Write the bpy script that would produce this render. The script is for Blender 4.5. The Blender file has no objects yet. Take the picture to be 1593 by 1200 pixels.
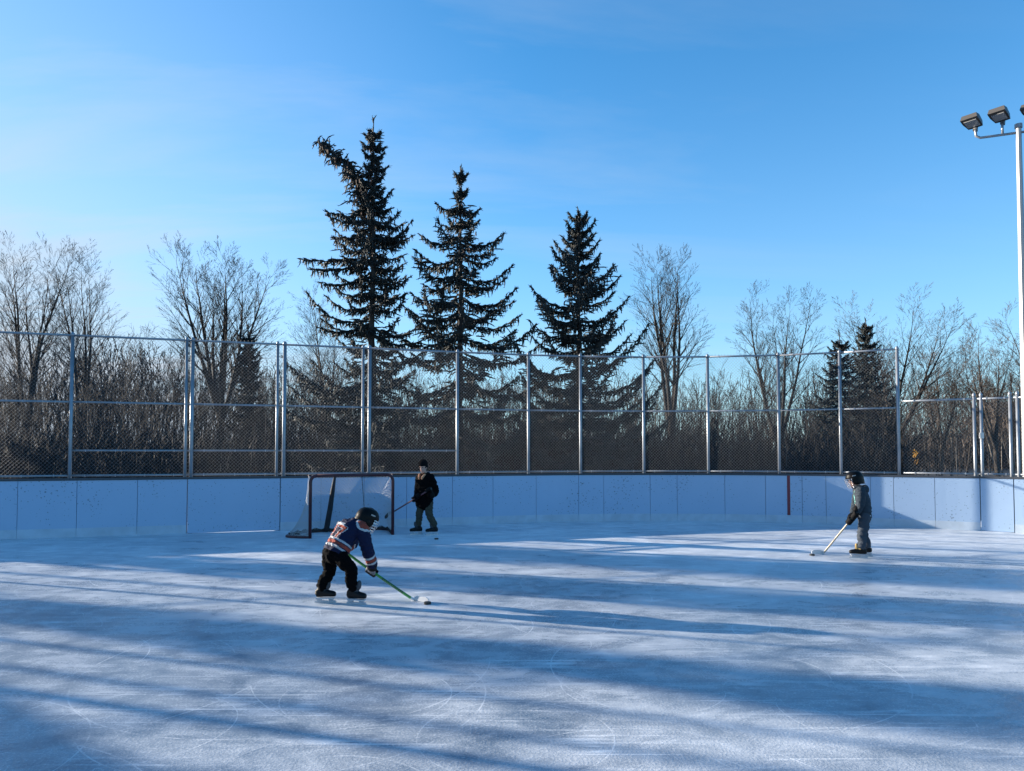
import bpy, bmesh, math, random
import numpy as np
from mathutils import Vector, Matrix, noise as mnoise
from math import radians, sin, cos, tan, pi

sc = bpy.context.scene
C = sc.collection

# ------------------------------------------------------------------ camera
W, H, F = 1593.0, 1200.0, 1120.0
PITCH = radians(2.0); HORIZON = 702.0; CAMH = 1.63
SHIFT = ((HORIZON - 600.0) - F * tan(PITCH)) / W
cam = bpy.data.cameras.new('camera'); camo = bpy.data.objects.new('camera', cam); C.objects.link(camo)
cam.sensor_fit = 'HORIZONTAL'; cam.sensor_width = 36.0; cam.lens = 36.0 * F / W
cam.shift_y = SHIFT; cam.clip_end = 3000; cam.clip_start = 0.05
camo.location = (0, 0, CAMH); camo.rotation_euler = (pi / 2 + PITCH, 0, 0)
sc.camera = camo

# ------------------------------------------------------------------ sky and sun
SUN_EL = radians(12.0)
SUN_H = Vector((-0.946, 0.322, 0)).normalized()            # horizontal direction towards the sun
world = bpy.data.worlds.new('World'); sc.world = world; world.use_nodes = True
nt = world.node_tree; nt.nodes.clear()
def WN(t, **k):
    n = nt.nodes.new(t)
    for a, b in k.items(): setattr(n, a, b)
    return n
out = WN('ShaderNodeOutputWorld'); bg = WN('ShaderNodeBackground'); bg.inputs['Strength'].default_value = 0.083
sky = WN('ShaderNodeTexSky', sky_type='NISHITA'); sky.sun_disc = False
sky.sun_elevation = SUN_EL; sky.sun_rotation = math.atan2(SUN_H.x, SUN_H.y)
sky.altitude = 650; sky.air_density = 1.0; sky.dust_density = 0.15; sky.ozone_density = 2.0
hs = WN('ShaderNodeHueSaturation'); hs.inputs['Saturation'].default_value = 1.05; hs.inputs['Value'].default_value = 1.0
# thin high cirrus, laid on a flat layer far above
tc = WN('ShaderNodeTexCoord'); sep = WN('ShaderNodeSeparateXYZ'); nt.links.new(tc.outputs['Generated'], sep.inputs[0])
def WM(op, a, b=None, clamp=False):
    n = WN('ShaderNodeMath', operation=op); n.use_clamp = clamp
    for i, v in enumerate((a, b)):
        if v is None: continue
        if isinstance(v, (int, float)): n.inputs[i].default_value = v
        else: nt.links.new(v, n.inputs[i])
    return n.outputs[0]
zz = WM('ADD', WM('MAXIMUM', sep.outputs['Z'], 0.0), 0.12)
comb = WN('ShaderNodeCombineXYZ'); nt.links.new(WM('DIVIDE', sep.outputs['X'], zz), comb.inputs[0]); nt.links.new(WM('DIVIDE', sep.outputs['Y'], zz), comb.inputs[1])
mp = WN('ShaderNodeMapping'); mp.inputs['Rotation'].default_value = (0, 0, radians(14)); mp.inputs['Scale'].default_value = (0.42, 1.5, 1)
nt.links.new(comb.outputs[0], mp.inputs[0])
n1 = WN('ShaderNodeTexNoise'); n1.inputs['Scale'].default_value = 1.1; n1.inputs['Detail'].default_value = 7; n1.inputs['Roughness'].default_value = 0.58; n1.inputs['Distortion'].default_value = 0.55
nt.links.new(mp.outputs[0], n1.inputs['Vector'])
cl = WM('MULTIPLY', WM('SUBTRACT', n1.outputs['Fac'], 0.49), 3.2, True)
cl = WM('MULTIPLY', cl, 0.36)
veil = WM('MULTIPLY', WM('POWER', WM('SUBTRACT', 1.0, WM('MAXIMUM', sep.outputs['Z'], 0.0), True), 4.4), 0.8)   # milky air low down
dt = WN('ShaderNodeVectorMath', operation='DOT_PRODUCT'); nt.links.new(tc.outputs['Generated'], dt.inputs[0])
dt.inputs[1].default_value = (SUN_H.x * cos(SUN_EL), SUN_H.y * cos(SUN_EL), sin(SUN_EL))
aur = WM('POWER', WM('DIVIDE', WM('SUBTRACT', dt.outputs['Value'], 0.35), 0.65, True), 1.35)          # ice-crystal haze round the sun, thickest low down
aur = WM('MULTIPLY', aur, WM('POWER', WM('SUBTRACT', 1.0, WM('MAXIMUM', sep.outputs['Z'], 0.0), True), 1.3))
cl = WM('MULTIPLY', cl, WM('DIVIDE', WM('ADD', dt.outputs['Value'], 0.25), 0.8, True))               # the cirrus lies on that side
cl = WM('ADD', WM('ADD', cl, veil), aur, True)
mixc = WN('ShaderNodeMix', data_type='RGBA'); nt.links.new(cl, mixc.inputs['Factor'])
wbal = WN('ShaderNodeMix', data_type='RGBA', blend_type='MULTIPLY'); wbal.inputs['Factor'].default_value = 1.0; wbal.inputs['B'].default_value = (.43, .93, 1.20, 1)   # cool white balance
nt.links.new(sky.outputs[0], wbal.inputs['A']); nt.links.new(wbal.outputs['Result'], hs.inputs['Color']); nt.links.new(hs.outputs[0], mixc.inputs['A'])
mixc.inputs['B'].default_value = (2.35, 2.72, 3.15, 1)                # thin high cloud
nt.links.new(mixc.outputs['Result'], bg.inputs['Color']); nt.links.new(bg.outputs[0], out.inputs[0])

sl = bpy.data.lights.new('sun', 'SUN'); so = bpy.data.objects.new('sun', sl); C.objects.link(so)
sl.energy = 5.0; sl.angle = radians(0.4); sl.color = (1.0, 0.89, 0.74)
ldir = -(SUN_H * cos(SUN_EL) + Vector((0, 0, sin(SUN_EL))))
so.rotation_euler = ldir.to_track_quat('-Z', 'Y').to_euler(); so.location = (-40, 14, 20)

sc.view_settings.view_transform = 'Standard'; sc.view_settings.look = 'None'
sc.view_settings.exposure = 1.75; sc.view_settings.gamma = 1.0
try: sc.view_settings.use_curve_mapping = False
except Exception: pass

# ------------------------------------------------------------------ helpers
def ray(px, py):
    u = (px - 796.5) / F; v = (600 - py) / F + SHIFT * W / F
    return Vector((u, cos(PITCH) - v * sin(PITCH), sin(PITCH) + v * cos(PITCH)))
def at(px, py, Y):
    d = ray(px, py); k = Y / d.y
    return Vector((d.x * k, Y, CAMH + d.z * k))
def ground(px, py, z=0.0):
    d = ray(px, py); k = (z - CAMH) / d.z
    return Vector((d.x * k, d.y * k, z))
def pxx(px):                                                    # sideways metres per metre of distance
    d = ray(px, HORIZON); return d.x / d.y

M = {}
def mat(name, col, rough=0.6, metal=0.0, var=0.0, scale=8.0, bump=0.0, bscale=60.0, spec=0.5, col2=None):
    m = bpy.data.materials.new(name); m.use_nodes = True; M[name] = m
    t = m.node_tree; b = t.nodes['Principled BSDF']
    b.inputs['Base Color'].default_value = (*col, 1); b.inputs['Roughness'].default_value = rough
    b.inputs['Metallic'].default_value = metal; b.inputs['Specular IOR Level'].default_value = spec
    if var or col2:
        c = t.nodes.new('ShaderNodeTexCoord'); n = t.nodes.new('ShaderNodeTexNoise')
        n.inputs['Scale'].default_value = scale; n.inputs['Detail'].default_value = 5
        t.links.new(c.outputs['Object'], n.inputs['Vector'])
        r = t.nodes.new('ShaderNodeValToRGB'); r.color_ramp.elements[0].position = 0.3; r.color_ramp.elements[1].position = 0.7
        a = col if col2 else tuple(x * (1 - var) for x in col); d = col2 if col2 else tuple(min(1, x * (1 + var)) for x in col)
        r.color_ramp.elements[0].color = (*a, 1); r.color_ramp.elements[1].color = (*d, 1)
        t.links.new(n.outputs['Fac'], r.inputs['Fac']); t.links.new(r.outputs[0], b.inputs['Base Color'])
    if bump:
        c = t.nodes.new('ShaderNodeTexCoord'); n = t.nodes.new('ShaderNodeTexNoise'); n.inputs['Scale'].default_value = bscale; n.inputs['Detail'].default_value = 4
        t.links.new(c.outputs['Object'], n.inputs['Vector'])
        u = t.nodes.new('ShaderNodeBump'); u.inputs['Strength'].default_value = bump; u.inputs['Distance'].default_value = 0.02
        t.links.new(n.outputs['Fac'], u.inputs['Height']); t.links.new(u.outputs[0], b.inputs['Normal'])
    return m

class MB:
    """collects faces; build() links them as one mesh object"""
    def __init__(s): s.v = []; s.f = []; s.m = []
    def add(s, vs, fs, mi=0):
        o = len(s.v); s.v += [Vector(v) for v in vs]; s.f += [[i + o for i in f] for f in fs]; s.m += [mi] * len(fs); return s
    def box(s, c, size, rot=None, mi=0):
        c = Vector(c); R = rot or Matrix.Identity(3); vs = []
        for z in (-.5, .5):
            for y in (-.5, .5):
                for x in (-.5, .5): vs.append(c + R @ Vector((x * size[0], y * size[1], z * size[2])))
        return s.add(vs, [(0, 2, 3, 1), (4, 5, 7, 6), (0, 1, 5, 4), (2, 6, 7, 3), (0, 4, 6, 2), (1, 3, 7, 5)], mi)
    def rings(s, rs, cap=True, mi=0):
        n = len(rs[0]); vs = [p for r in rs for p in r]; fs = []
        for i in range(len(rs) - 1):
            for k in range(n): a = i * n + k; b = i * n + (k + 1) % n; fs.append((a, b, b + n, a + n))
        if cap: fs.append(tuple(range(n - 1, -1, -1))); fs.append(tuple((len(rs) - 1) * n + k for k in range(n)))
        return s.add(vs, fs, mi)
    def loft(s, rows, n=16, mi=0):                              # rows of (centre, u half-axis vector, v half-axis vector)
        return s.rings([[Vector(c) + u * cos(2 * pi * k / n) + v * sin(2 * pi * k / n) for k in range(n)] for c, u, v in rows], True, mi)
    def tube(s, pts, rad, n=8, mi=0, roundcap=False):
        pts = [Vector(p) for p in pts]; rad = rad if isinstance(rad, (list, tuple)) else [rad] * len(pts)
        t0 = (pts[1] - pts[0]).normalized(); a = t0.orthogonal().normalized(); rs = []
        P = list(pts); R = list(rad); T = []
        for i in range(len(P)):
            t = (P[min(i + 1, len(P) - 1)] - P[max(i - 1, 0)]).normalized(); T.append(t)
        if roundcap:
            e = [(.95, .3), (.7, .72)]
            P = [P[0] - T[0] * R[0] * k for k, _ in e] + P + [P[-1] + T[-1] * R[-1] * k for k, _ in reversed(e)]
            R = [R[0] * q for _, q in e] + R + [R[-1] * q for _, q in reversed(e)]
            T = [T[0]] * 2 + T + [T[-1]] * 2
        for p, r, t in zip(P, R, T):
            a = (a - t * a.dot(t)).normalized(); b = t.cross(a)
            rs.append([p + (a * cos(2 * pi * k / n) + b * sin(2 * pi * k / n)) * r for k in range(n)])
        return s.rings(rs, True, mi)
    def ball(s, c, ax, n=14, m=9, mi=0):                        # ax: three half-axis vectors
        c = Vector(c); rs = []
        for j in range(1, m):
            th = pi * j / m; rs.append([c + ax[2] * -cos(th) + (ax[0] * cos(2 * pi * k / n) + ax[1] * sin(2 * pi * k / n)) * sin(th) for k in range(n)])
        return s.rings(rs, True, mi)
    def mesh(s, name):
        me = bpy.data.meshes.new(name); me.from_pydata([tuple(v) for v in s.v], [], s.f); return me
    def build(s, name, mats, parent=None, smooth=False, keep=False):
        me = s.mesh(name); mats = mats if isinstance(mats, list) else [mats]
        for m in mats: me.materials.append(M[m])
        me.polygons.foreach_set('material_index', s.m)
        bm = bmesh.new(); bm.from_mesh(me); bmesh.ops.recalc_face_normals(bm, faces=bm.faces); bm.to_mesh(me); bm.free()
        if parent is not None:
            off = world_loc(parent); me.transform(Matrix.Translation(-off))
        o = bpy.data.objects.new(name, me); C.objects.link(o); o.parent = parent
        if smooth: me.polygons.foreach_set('use_smooth', [True] * len(me.polygons))
        return o
def world_loc(o):
    v = Vector((0, 0, 0))
    while o is not None: v += o.location; o = o.parent
    return v
def recentre(o):                                               # origin of a single-mesh thing at its base
    c = [v.co for v in o.data.vertices]
    b = Vector((sum(v.x for v in c) / len(c), sum(v.y for v in c) / len(c), min(v.z for v in c)))
    o.data.transform(Matrix.Translation(-b)); o.location = b; return o
def tag(o, label, cat, group=None, kind=None):
    if label: o['label'] = label
    if cat: o['category'] = cat
    if group: o['group'] = group
    if kind: o['kind'] = kind
    return o
def empty(name, loc, label, cat, group=None):
    o = bpy.data.objects.new(name, None); C.objects.link(o); o.location = loc; o.empty_display_size = 0.2
    return tag(o, label, cat, group)
def segs_mesh(name, segs, mats, sides=3, midx=None, thin=0.0):
    """many tapered strands as one mesh. segs: N x 8 (p0, p1, r0, r1); strands thinner than `thin` become narrow blades"""
    S = np.asarray(segs, dtype=np.float64).reshape(-1, 8); mi = np.zeros(len(S), dtype=np.int32) if midx is None else np.asarray(midx, dtype=np.int32)
    fl = S[:, 6] < thin; Vs = []; Fs = []; Ms = []; o0 = 0
    for sel, sd in ((~fl, sides), (fl, 1)):
        T = S[sel]; N = len(T)
        if N == 0: continue
        p0, p1, r0, r1 = T[:, :3], T[:, 3:6], T[:, 6:7], T[:, 7:8]
        t = p1 - p0; t /= np.maximum(np.linalg.norm(t, axis=1, keepdims=True), 1e-9)
        ref = np.where(np.abs(t[:, 2:3]) > .9, np.array([[1., 0, 0]]), np.array([[0, 0, 1.]]))
        a = np.cross(t, ref); a /= np.linalg.norm(a, axis=1, keepdims=True); b = np.cross(t, a)
        if sd == 1:
            an = np.random.default_rng(N).uniform(0, 2 * pi, (N, 1)); d = a * np.cos(an) + b * np.sin(an)
            V = np.stack([p0 - d * r0 * 1.2, p0 + d * r0 * 1.2, p1 + d * r1 * 1.2, p1 - d * r1 * 1.2], 1)
            Fq = (np.arange(N) * 4)[:, None] + np.arange(4)[None]; k_ = 1
        else:
            V = np.empty((N, 2, sd, 3))
            for k in range(sd):
                d = a * cos(2 * pi * k / sd) + b * sin(2 * pi * k / sd); V[:, 0, k] = p0 + d * r0; V[:, 1, k] = p1 + d * r1
            base = (np.arange(N) * 2 * sd)[:, None]
            Fq = np.stack([np.concatenate([base + k, base + (k + 1) % sd, base + sd + (k + 1) % sd, base + sd + k], 1) for k in range(sd)], 1); k_ = sd
        V = V.reshape(-1, 3); Vs.append(V); Fs.append(Fq.reshape(-1) + o0); Ms.append(np.repeat(mi[sel], k_)); o0 += len(V)
    V = np.concatenate(Vs); Fq = np.concatenate(Fs); Mi = np.concatenate(Ms); nf = len(Fq) // 4
    me = bpy.data.meshes.new(name); me.vertices.add(len(V)); me.vertices.foreach_set('co', V.reshape(-1))
    me.loops.add(nf * 4); me.loops.foreach_set('vertex_index', Fq.astype(np.int32))
    me.polygons.add(nf); me.polygons.foreach_set('loop_start', np.arange(nf, dtype=np.int32) * 4)
    me.polygons.foreach_set('use_smooth', np.ones(nf, dtype=bool))
    for m in (mats if isinstance(mats, list) else [mats]): me.materials.append(M[m])
    me.polygons.foreach_set('material_index', Mi)
    me.update(calc_edges=True); return me
def obj(name, me, parent=None, loc=None):
    o = bpy.data.objects.new(name, me); C.objects.link(o); o.parent = parent
    if loc is not None: o.location = loc
    return o

# ------------------------------------------------------------------ materials
def ice_material():
    m = bpy.data.materials.new('ice'); m.use_nodes = True; M['ice'] = m; t = m.node_tree; b = t.nodes['Principled BSDF']
    L = t.links.new; co = t.nodes.new('ShaderNodeTexCoord').outputs['Object']
    def N(kind, **k):
        n = t.nodes.new(kind)
        for a, v in k.items(): setattr(n, a, v)
        return n
    def mapping(rot, scl, vec=None):
        n = N('ShaderNodeMapping'); n.inputs['Rotation'].default_value = (0, 0, radians(rot)); n.inputs['Scale'].default_value = scl; L(vec or co, n.inputs[0]); return n.outputs[0]
    def noise(vec, s, d=4, r=.55, dist=0.):
        n = N('ShaderNodeTexNoise'); n.inputs['Scale'].default_value = s; n.inputs['Detail'].default_value = d; n.inputs['Roughness'].default_value = r; n.inputs['Distortion'].default_value = dist; L(vec, n.inputs['Vector']); return n.outputs['Fac']
    def ramp(x, a, c, lo=0., hi=1.):
        n = N('ShaderNodeMapRange'); n.inputs[1].default_value = a; n.inputs[2].default_value = c; n.inputs[3].default_value = lo; n.inputs[4].default_value = hi; n.clamp = True; L(x, n.inputs[0]); return n.outputs[0]
    def math2(op, x, y, clamp=False):
        n = N('ShaderNodeMath', operation=op); n.use_clamp = clamp
        for i, v in enumerate((x, y)):
            if isinstance(v, (int, float)): n.inputs[i].default_value = v
            else: L(v, n.inputs[i])
        return n.outputs[0]
    big = noise(mapping(20, (0.6, 1.0, 1)), 0.5, 5, .62, .6)
    patch = ramp(big, .36, .64)
    fine = noise(mapping(-12, (1, 1.5, 1)), 2.2, 9, .70, .5)
    grain = noise(co, 60, 2, .6)
    frost_glare = math2('ADD', math2('MULTIPLY', patch, .30), math2('MULTIPLY', ramp(fine, .36, .70), .42))
    frost_glare = math2('ADD', frost_glare, math2('MULTIPLY', ramp(grain, .5, .78), .28))
    # skate cuts: straight drag marks and long arcs, broken up by patches
    cuts = None
    for rot, sc_, thr in ((18, 5, .58), (-33, 6, .59), (64, 5.5, .60), (-71, 7, .61)):
        n = ramp(noise(mapping(rot, (.16, 1.5, 1)), sc_, 6, .62, .35), thr, thr + .12)
        cuts = n if cuts is None else math2('MAXIMUM', cuts, n)
    for rot, sc_ in ((58, 8), (-52, 9), (40, 10), (-74, 9)):                # thin straight cuts
        cuts = math2('MAXIMUM', cuts, math2('MULTIPLY', ramp(noise(mapping(rot, (.035, 2.6, 1)), sc_, 1, .4, .1), .695, .725), .8))
    for s_, seed, r0, w in ((.33, 3.1, .42, .0022), (.5, 9.7, .5, .0030), (.24, 17.3, .36, .0016), (.8, 31.7, .45, .0045), (.42, 47.1, .62, .0026)):   # skate arcs
        sh_ = N('ShaderNodeVectorMath', operation='ADD'); L(co, sh_.inputs[0]); sh_.inputs[1].default_value = (seed, seed * .7, 0)
        vo = N('ShaderNodeTexVoronoi', feature='F1'); vo.inputs['Scale'].default_value = s_; vo.voronoi_dimensions = '2D'; L(sh_.outputs[0], vo.inputs['Vector'])
        ab = math2('ABSOLUTE', math2('SUBTRACT', vo.outputs['Distance'], r0), 0.0)
        cuts = math2('MAXIMUM', cuts, ramp(ab, w * .3, w * 1.1, .7, 0))
    cuts = math2('MULTIPLY', cuts, ramp(noise(co, 1.4, 4, .7), .42, .62, .0, 1.0))
    sy = N('ShaderNodeSeparateXYZ'); L(co, sy.inputs[0])                    # paler towards the end boards: glare on the far ice put into the colour
    frost_glare = math2('ADD', frost_glare, ramp(sy.outputs['Y'], 6.5, 12.5, -.03, .30))
    f = math2('ADD', frost_glare, math2('MULTIPLY', cuts, .50), True)
    mx = N('ShaderNodeMix', data_type='RGBA'); L(f, mx.inputs['Factor'])
    mx.inputs['A'].default_value = (.095, .14, .20, 1); mx.inputs['B'].default_value = (.80, .825, .85, 1)
    L(mx.outputs['Result'], b.inputs['Base Color'])
    L(ramp(f, 0, 1, .12, .55), b.inputs['Roughness']); b.inputs['IOR'].default_value = 1.31; b.inputs['Specular IOR Level'].default_value = .32
    bp = N('ShaderNodeBump'); bp.inputs['Strength'].default_value = .3; bp.inputs['Distance'].default_value = .008; L(grain, bp.inputs['Height']); L(bp.outputs[0], b.inputs['Normal'])
ice_material()

def board_material():
    m = bpy.data.materials.new('board_white'); m.use_nodes = True; M['board_white'] = m; t = m.node_tree; b = t.nodes['Principled BSDF']; L = t.links.new
    co = t.nodes.new('ShaderNodeTexCoord').outputs['Object']
    vo = t.nodes.new('ShaderNodeTexVoronoi'); vo.inputs['Scale'].default_value = 17; vo.inputs['Randomness'].default_value = 1; L(co, vo.inputs['Vector'])
    no = t.nodes.new('ShaderNodeTexNoise'); no.inputs['Scale'].default_value = 1.3; no.inputs['Detail'].default_value = 5; L(co, no.inputs['Vector'])
    nb = t.nodes.new('ShaderNodeTexNoise'); nb.inputs['Scale'].default_value = 55; nb.inputs['Detail'].default_value = 3; L(co, nb.inputs['Vector'])
    th = t.nodes.new('ShaderNodeMapRange'); th.inputs[1].default_value = .42; th.inputs[2].default_value = .66; th.inputs[3].default_value = .10; th.inputs[4].default_value = .30; L(no.outputs['Fac'], th.inputs[0])
    lt = t.nodes.new('ShaderNodeMath'); lt.operation = 'LESS_THAN'; L(vo.outputs['Distance'], lt.inputs[0]); L(th.outputs[0], lt.inputs[1])
    g = t.nodes.new('ShaderNodeMath'); g.operation = 'GREATER_THAN'; L(nb.outputs['Fac'], g.inputs[0]); g.inputs[1].default_value = .5
    mu = t.nodes.new('ShaderNodeMath'); mu.operation = 'MULTIPLY'; L(lt.outputs[0], mu.inputs[0]); L(g.outputs[0], mu.inputs[1])
    mu2 = t.nodes.new('ShaderNodeMath'); mu2.operation = 'MULTIPLY'; L(mu.outputs[0], mu2.inputs[0]); mu2.inputs[1].default_value = .75
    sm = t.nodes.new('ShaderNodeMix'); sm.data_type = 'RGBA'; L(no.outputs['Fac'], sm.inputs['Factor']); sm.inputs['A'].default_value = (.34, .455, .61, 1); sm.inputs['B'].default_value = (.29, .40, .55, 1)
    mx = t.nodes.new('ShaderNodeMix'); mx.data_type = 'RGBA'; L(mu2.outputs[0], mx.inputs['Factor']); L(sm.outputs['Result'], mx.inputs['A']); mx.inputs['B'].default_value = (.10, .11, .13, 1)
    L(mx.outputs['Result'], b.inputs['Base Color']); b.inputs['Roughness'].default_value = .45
board_material()

mat('board_edge', (.045, .05, .06), .6)
mat('leak_block', (.16, .20, .25), .6)
mat('kick', (.40, .47, .55), .5, var=.1, scale=5)
mat('stripe_red', (.16, .02, .03), .5)
mat('galv', (.25, .27, .30), .42, .5, var=.12, scale=6)
mat('wire', (.11, .12, .135), .5, .3)
mat('clip', (.45, .46, .48), .35, .6)
mat('pole', (.27, .28, .29), .45, .3, var=.06, scale=3)
mat('lamp_case', (.055, .05, .045), .5, .1)
mat('lamp_glass', (.25, .26, .27), .12)
mat('needles', (.009, .0155, .0165), .75, var=.45, scale=1.2)
mat('needles_old', (.035, .034, .026), .75, var=.4, scale=2)
mat('cone', (.06, .030, .021), .8, var=.3, scale=4)
mat('bark_dark', (.030, .026, .024), .9, var=.3, scale=5, bump=.5, bscale=20)
mat('bark', (.055, .047, .041), .9, var=.3, scale=4, bump=.4, bscale=20)
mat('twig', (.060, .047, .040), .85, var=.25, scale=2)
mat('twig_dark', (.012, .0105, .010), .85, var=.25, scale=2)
mat('bark_pale', (.15, .135, .12), .85, var=.3, scale=2)
mat('ground', (.035, .03, .024), .9, scale=.35, col2=(.10, .095, .09), bump=.3, bscale=4)
mat('road', (.055, .055, .058), .85, var=.3, scale=2)
mat('brick_wall', (.075, .06, .05), .85, var=.18, scale=7)
mat('roof', (.075, .065, .06), .85, var=.2, scale=4)
mat('trim', (.6, .57, .52), .6)
mat('glass', (.04, .05, .06), .08)
mat('sign_yellow', (.85, .42, .02), .45)
mat('sign_white', (.75, .75, .75), .5)
mat('sign_black', (.02, .02, .02), .6)
mat('goal_red', (.055, .008, .012), .45, var=.35, scale=9)
mat('goal_pad', (.014, .015, .018), .65, var=.3, scale=12)
mat('net_cord', (.42, .44, .47), .8)
mat('skin', (.40, .24, .18), .5)
mat('eye', (.03, .02, .02), .2)
mat('lip', (.42, .17, .15), .5)
mat('jersey_navy', (.006, .010, .036), .8, spec=.15, bump=.15, bscale=90)
mat('jersey_orange', (.24, .048, .032), .8, spec=.15)
mat('jersey_white', (.38, .39, .41), .8, spec=.15)
mat('pants_black', (.0028, .0028, .0035), .9, spec=.04, bump=.3, bscale=40)
mat('coat_black', (.003, .003, .0037), .9, spec=.05, bump=.3, bscale=30)
mat('pants_olive', (.045, .044, .033), .85, spec=.15, bump=.3, bscale=40)
mat('fleece_grey', (.034, .044, .056), .9, spec=.15, bump=.4, bscale=60)
mat('pants_grey', (.050, .060, .076), .9, spec=.15, bump=.35, bscale=40)
mat('trim_teal', (.18, .50, .46), .8)
mat('collar_tan', (.50, .24, .13), .9)
mat('helmet_black', (.003, .003, .0035), .45, spec=.14)
mat('helmet_mark', (.3, .3, .3), .4)
mat('knit_black', (.005, .005, .006), .95, spec=.1, bump=.6, bscale=120)
mat('glove_black', (.004, .004, .005), .65, spec=.1, bump=.2, bscale=50)
mat('glove_white', (.16, .16, .175), .5)
mat('boot_black', (.005, .005, .006), .5, spec=.2)
mat('boot_grey', (.045, .05, .06), .5, spec=.2)
mat('boot_tan', (.45, .29, .10), .7)
mat('holder_white', (.42, .44, .48), .35)
mat('steel', (.6, .6, .62), .25, .9)
mat('stick_green', (.05, .26, .05), .4)
mat('stick_print', (.012, .05, .03), .4)
mat('stick_maroon', (.10, .025, .04), .4)
mat('stick_wood', (.50, .40, .28), .5, var=.15, scale=12)
mat('stick_dark', (.03, .03, .032), .6)
mat('tape_white', (.55, .56, .58), .7)
mat('rubber', (.012, .012, .012), .6)

# ------------------------------------------------------------------ ground and ice
def catmull(P, k=14):
    r = []
    for i in range(1, len(P) - 2):
        a, b, c, d = P[i - 1:i + 3]
        for j in range(k):
            t = j / k; r.append(.5 * ((2 * b) + (c - a) * t + (2 * a - 5 * b + 4 * c - d) * t * t + (-a + 3 * b - 3 * c + d) * t ** 3))
    r.append(P[-2]); return r
CP = [(-62, -3.7), (-52, -.5), (-42, 2.75), (-32, 6.0), (-22, 9.25), (-14, 11.85), (-9.5, 13.3), (-6.4, 14.3), (-3.2, 15.35), (-1.2, 16.0), (.4, 16.48), (1.8, 16.75), (3.1, 16.86),
      (4.6, 16.8), (6.2, 16.5), (7.3, 16.1), (8.3, 15.55), (9.3, 14.95), (10.2, 14.3), (11.8, 12.9), (13.2, 11.2), (14.2, 9.2), (14.8, 7.0), (15.1, 4.6), (15.2, 2.2)]
PATH = catmull([Vector((x, y, 0)) for x, y in CP])
ARC = [0.0]
for a, b in zip(PATH, PATH[1:]): ARC.append(ARC[-1] + (b - a).length)
def path_at(s):
    s = max(0, min(ARC[-1] - 1e-6, s)); i = int(np.searchsorted(ARC, s, 'right')) - 1; i = min(i, len(PATH) - 2)
    t = (s - ARC[i]) / (ARC[i + 1] - ARC[i]); return PATH[i].lerp(PATH[i + 1], t)
def path_n(s):                                                  # normal pointing out of the rink
    d = (path_at(s + .1) - path_at(s - .1)).normalized(); return Vector((-d.y, d.x, 0))
def s_of_px(px):
    k = pxx(px); best = None
    for i in range(len(PATH) - 1):
        a, b = PATH[i], PATH[i + 1]
        fa = a.x - k * a.y; fb = b.x - k * b.y
        if fa <= 0 < fb and a.y > 0 and b.y > 0:
            best = ARC[i] + (ARC[i + 1] - ARC[i]) * (-fa) / (fb - fa)
    return best

m = MB(); G = 24
gx = [-900, -400, -150, -80, -40, -20, 0, 20, 40, 80, 150, 400, 900]
vs = [(x, y, -.03 - (.9 if abs(x) > 300 or y > 300 else 0)) for y in [-300, -60, -20, 0, 20, 40, 60, 100, 160, 400, 1500] for x in gx]
fs = [(j * 13 + i, j * 13 + i + 1, (j + 1) * 13 + i + 1, (j + 1) * 13 + i) for j in range(10) for i in range(12)]
tag(m.add(vs, fs).build('ground', 'ground'), None, None, None, 'structure')
m = MB(); edge = [path_at(ARC[-1] * i / 160) + path_n(ARC[-1] * i / 160) * .02 for i in range(161)]
edge += [Vector((15.2, -30, 0)), Vector((-62, -30, 0))]
m.add(edge, [tuple(range(len(edge)))][::-1])
ice = m.build('ice', 'ice'); tag(ice, None, None, None, 'structure')
for p in ice.data.polygons:
    if p.normal.z < 0: ice.data.flip_normals(); break

m = MB(); sb = [i * (ARC[-1] - .4) / 120 + .2 for i in range(121)]
vs = []
for s in sb:
    p, q = path_at(s), path_n(s); vs += [p + q * .03 + Vector((0, 0, -.012)), p + q * 1.2 + Vector((0, 0, .03)), p + q * 2.6 + Vector((0, 0, .0)), p + q * 3.2 + Vector((0, 0, -.06))]
fs = [(i * 4 + k, i * 4 + 4 + k, i * 4 + 5 + k, i * 4 + 1 + k) for i in range(120) for k in range(3)]
mat('snow', (.72, .74, .77), .8, var=.08, scale=2, bump=.5, bscale=6)
tag(m.add(vs, fs).build('snow_strip', 'snow'), None, None, None, 'structure')

# ------------------------------------------------------------------ rink boards
BH = 1.07
boards = empty('rink_boards', path_at(s_of_px(796)), 'white rink boards with dark scuff marks curving round the end of the ice', 'rink boards')
vis = [-72, 29, 121, 215, 292, 437, 500, 567, 633, 704, 767, 834, 900, 939, 1011, 1053, 1127, 1190, 1247, 1284, 1353, 1389, 1453, 1523, 1576]
seams = [s_of_px(p) for p in vis]
s = seams[0]
while s > 8: s -= 1.22; seams.insert(0, s)
s = seams[-1]
while s < ARC[-1] - 1.3: s += 1.22; seams.append(s)
GATES = [s_of_px(292), s_of_px(1523)]
def strip(s0, s1, z0, z1, o0, o1, n=4):                          # a curved slab following the path, o = offsets outwards
    rs = []
    for i in range(n + 1):
        s_ = s0 + (s1 - s0) * i / n; p = path_at(s_); q = path_n(s_)
        rs.append([p + q * o0 + Vector((0, 0, z0)), p + q * o1 + Vector((0, 0, z0)), p + q * o1 + Vector((0, 0, z1)), p + q * o0 + Vector((0, 0, z1))])
    return MB().rings(rs)
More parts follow.
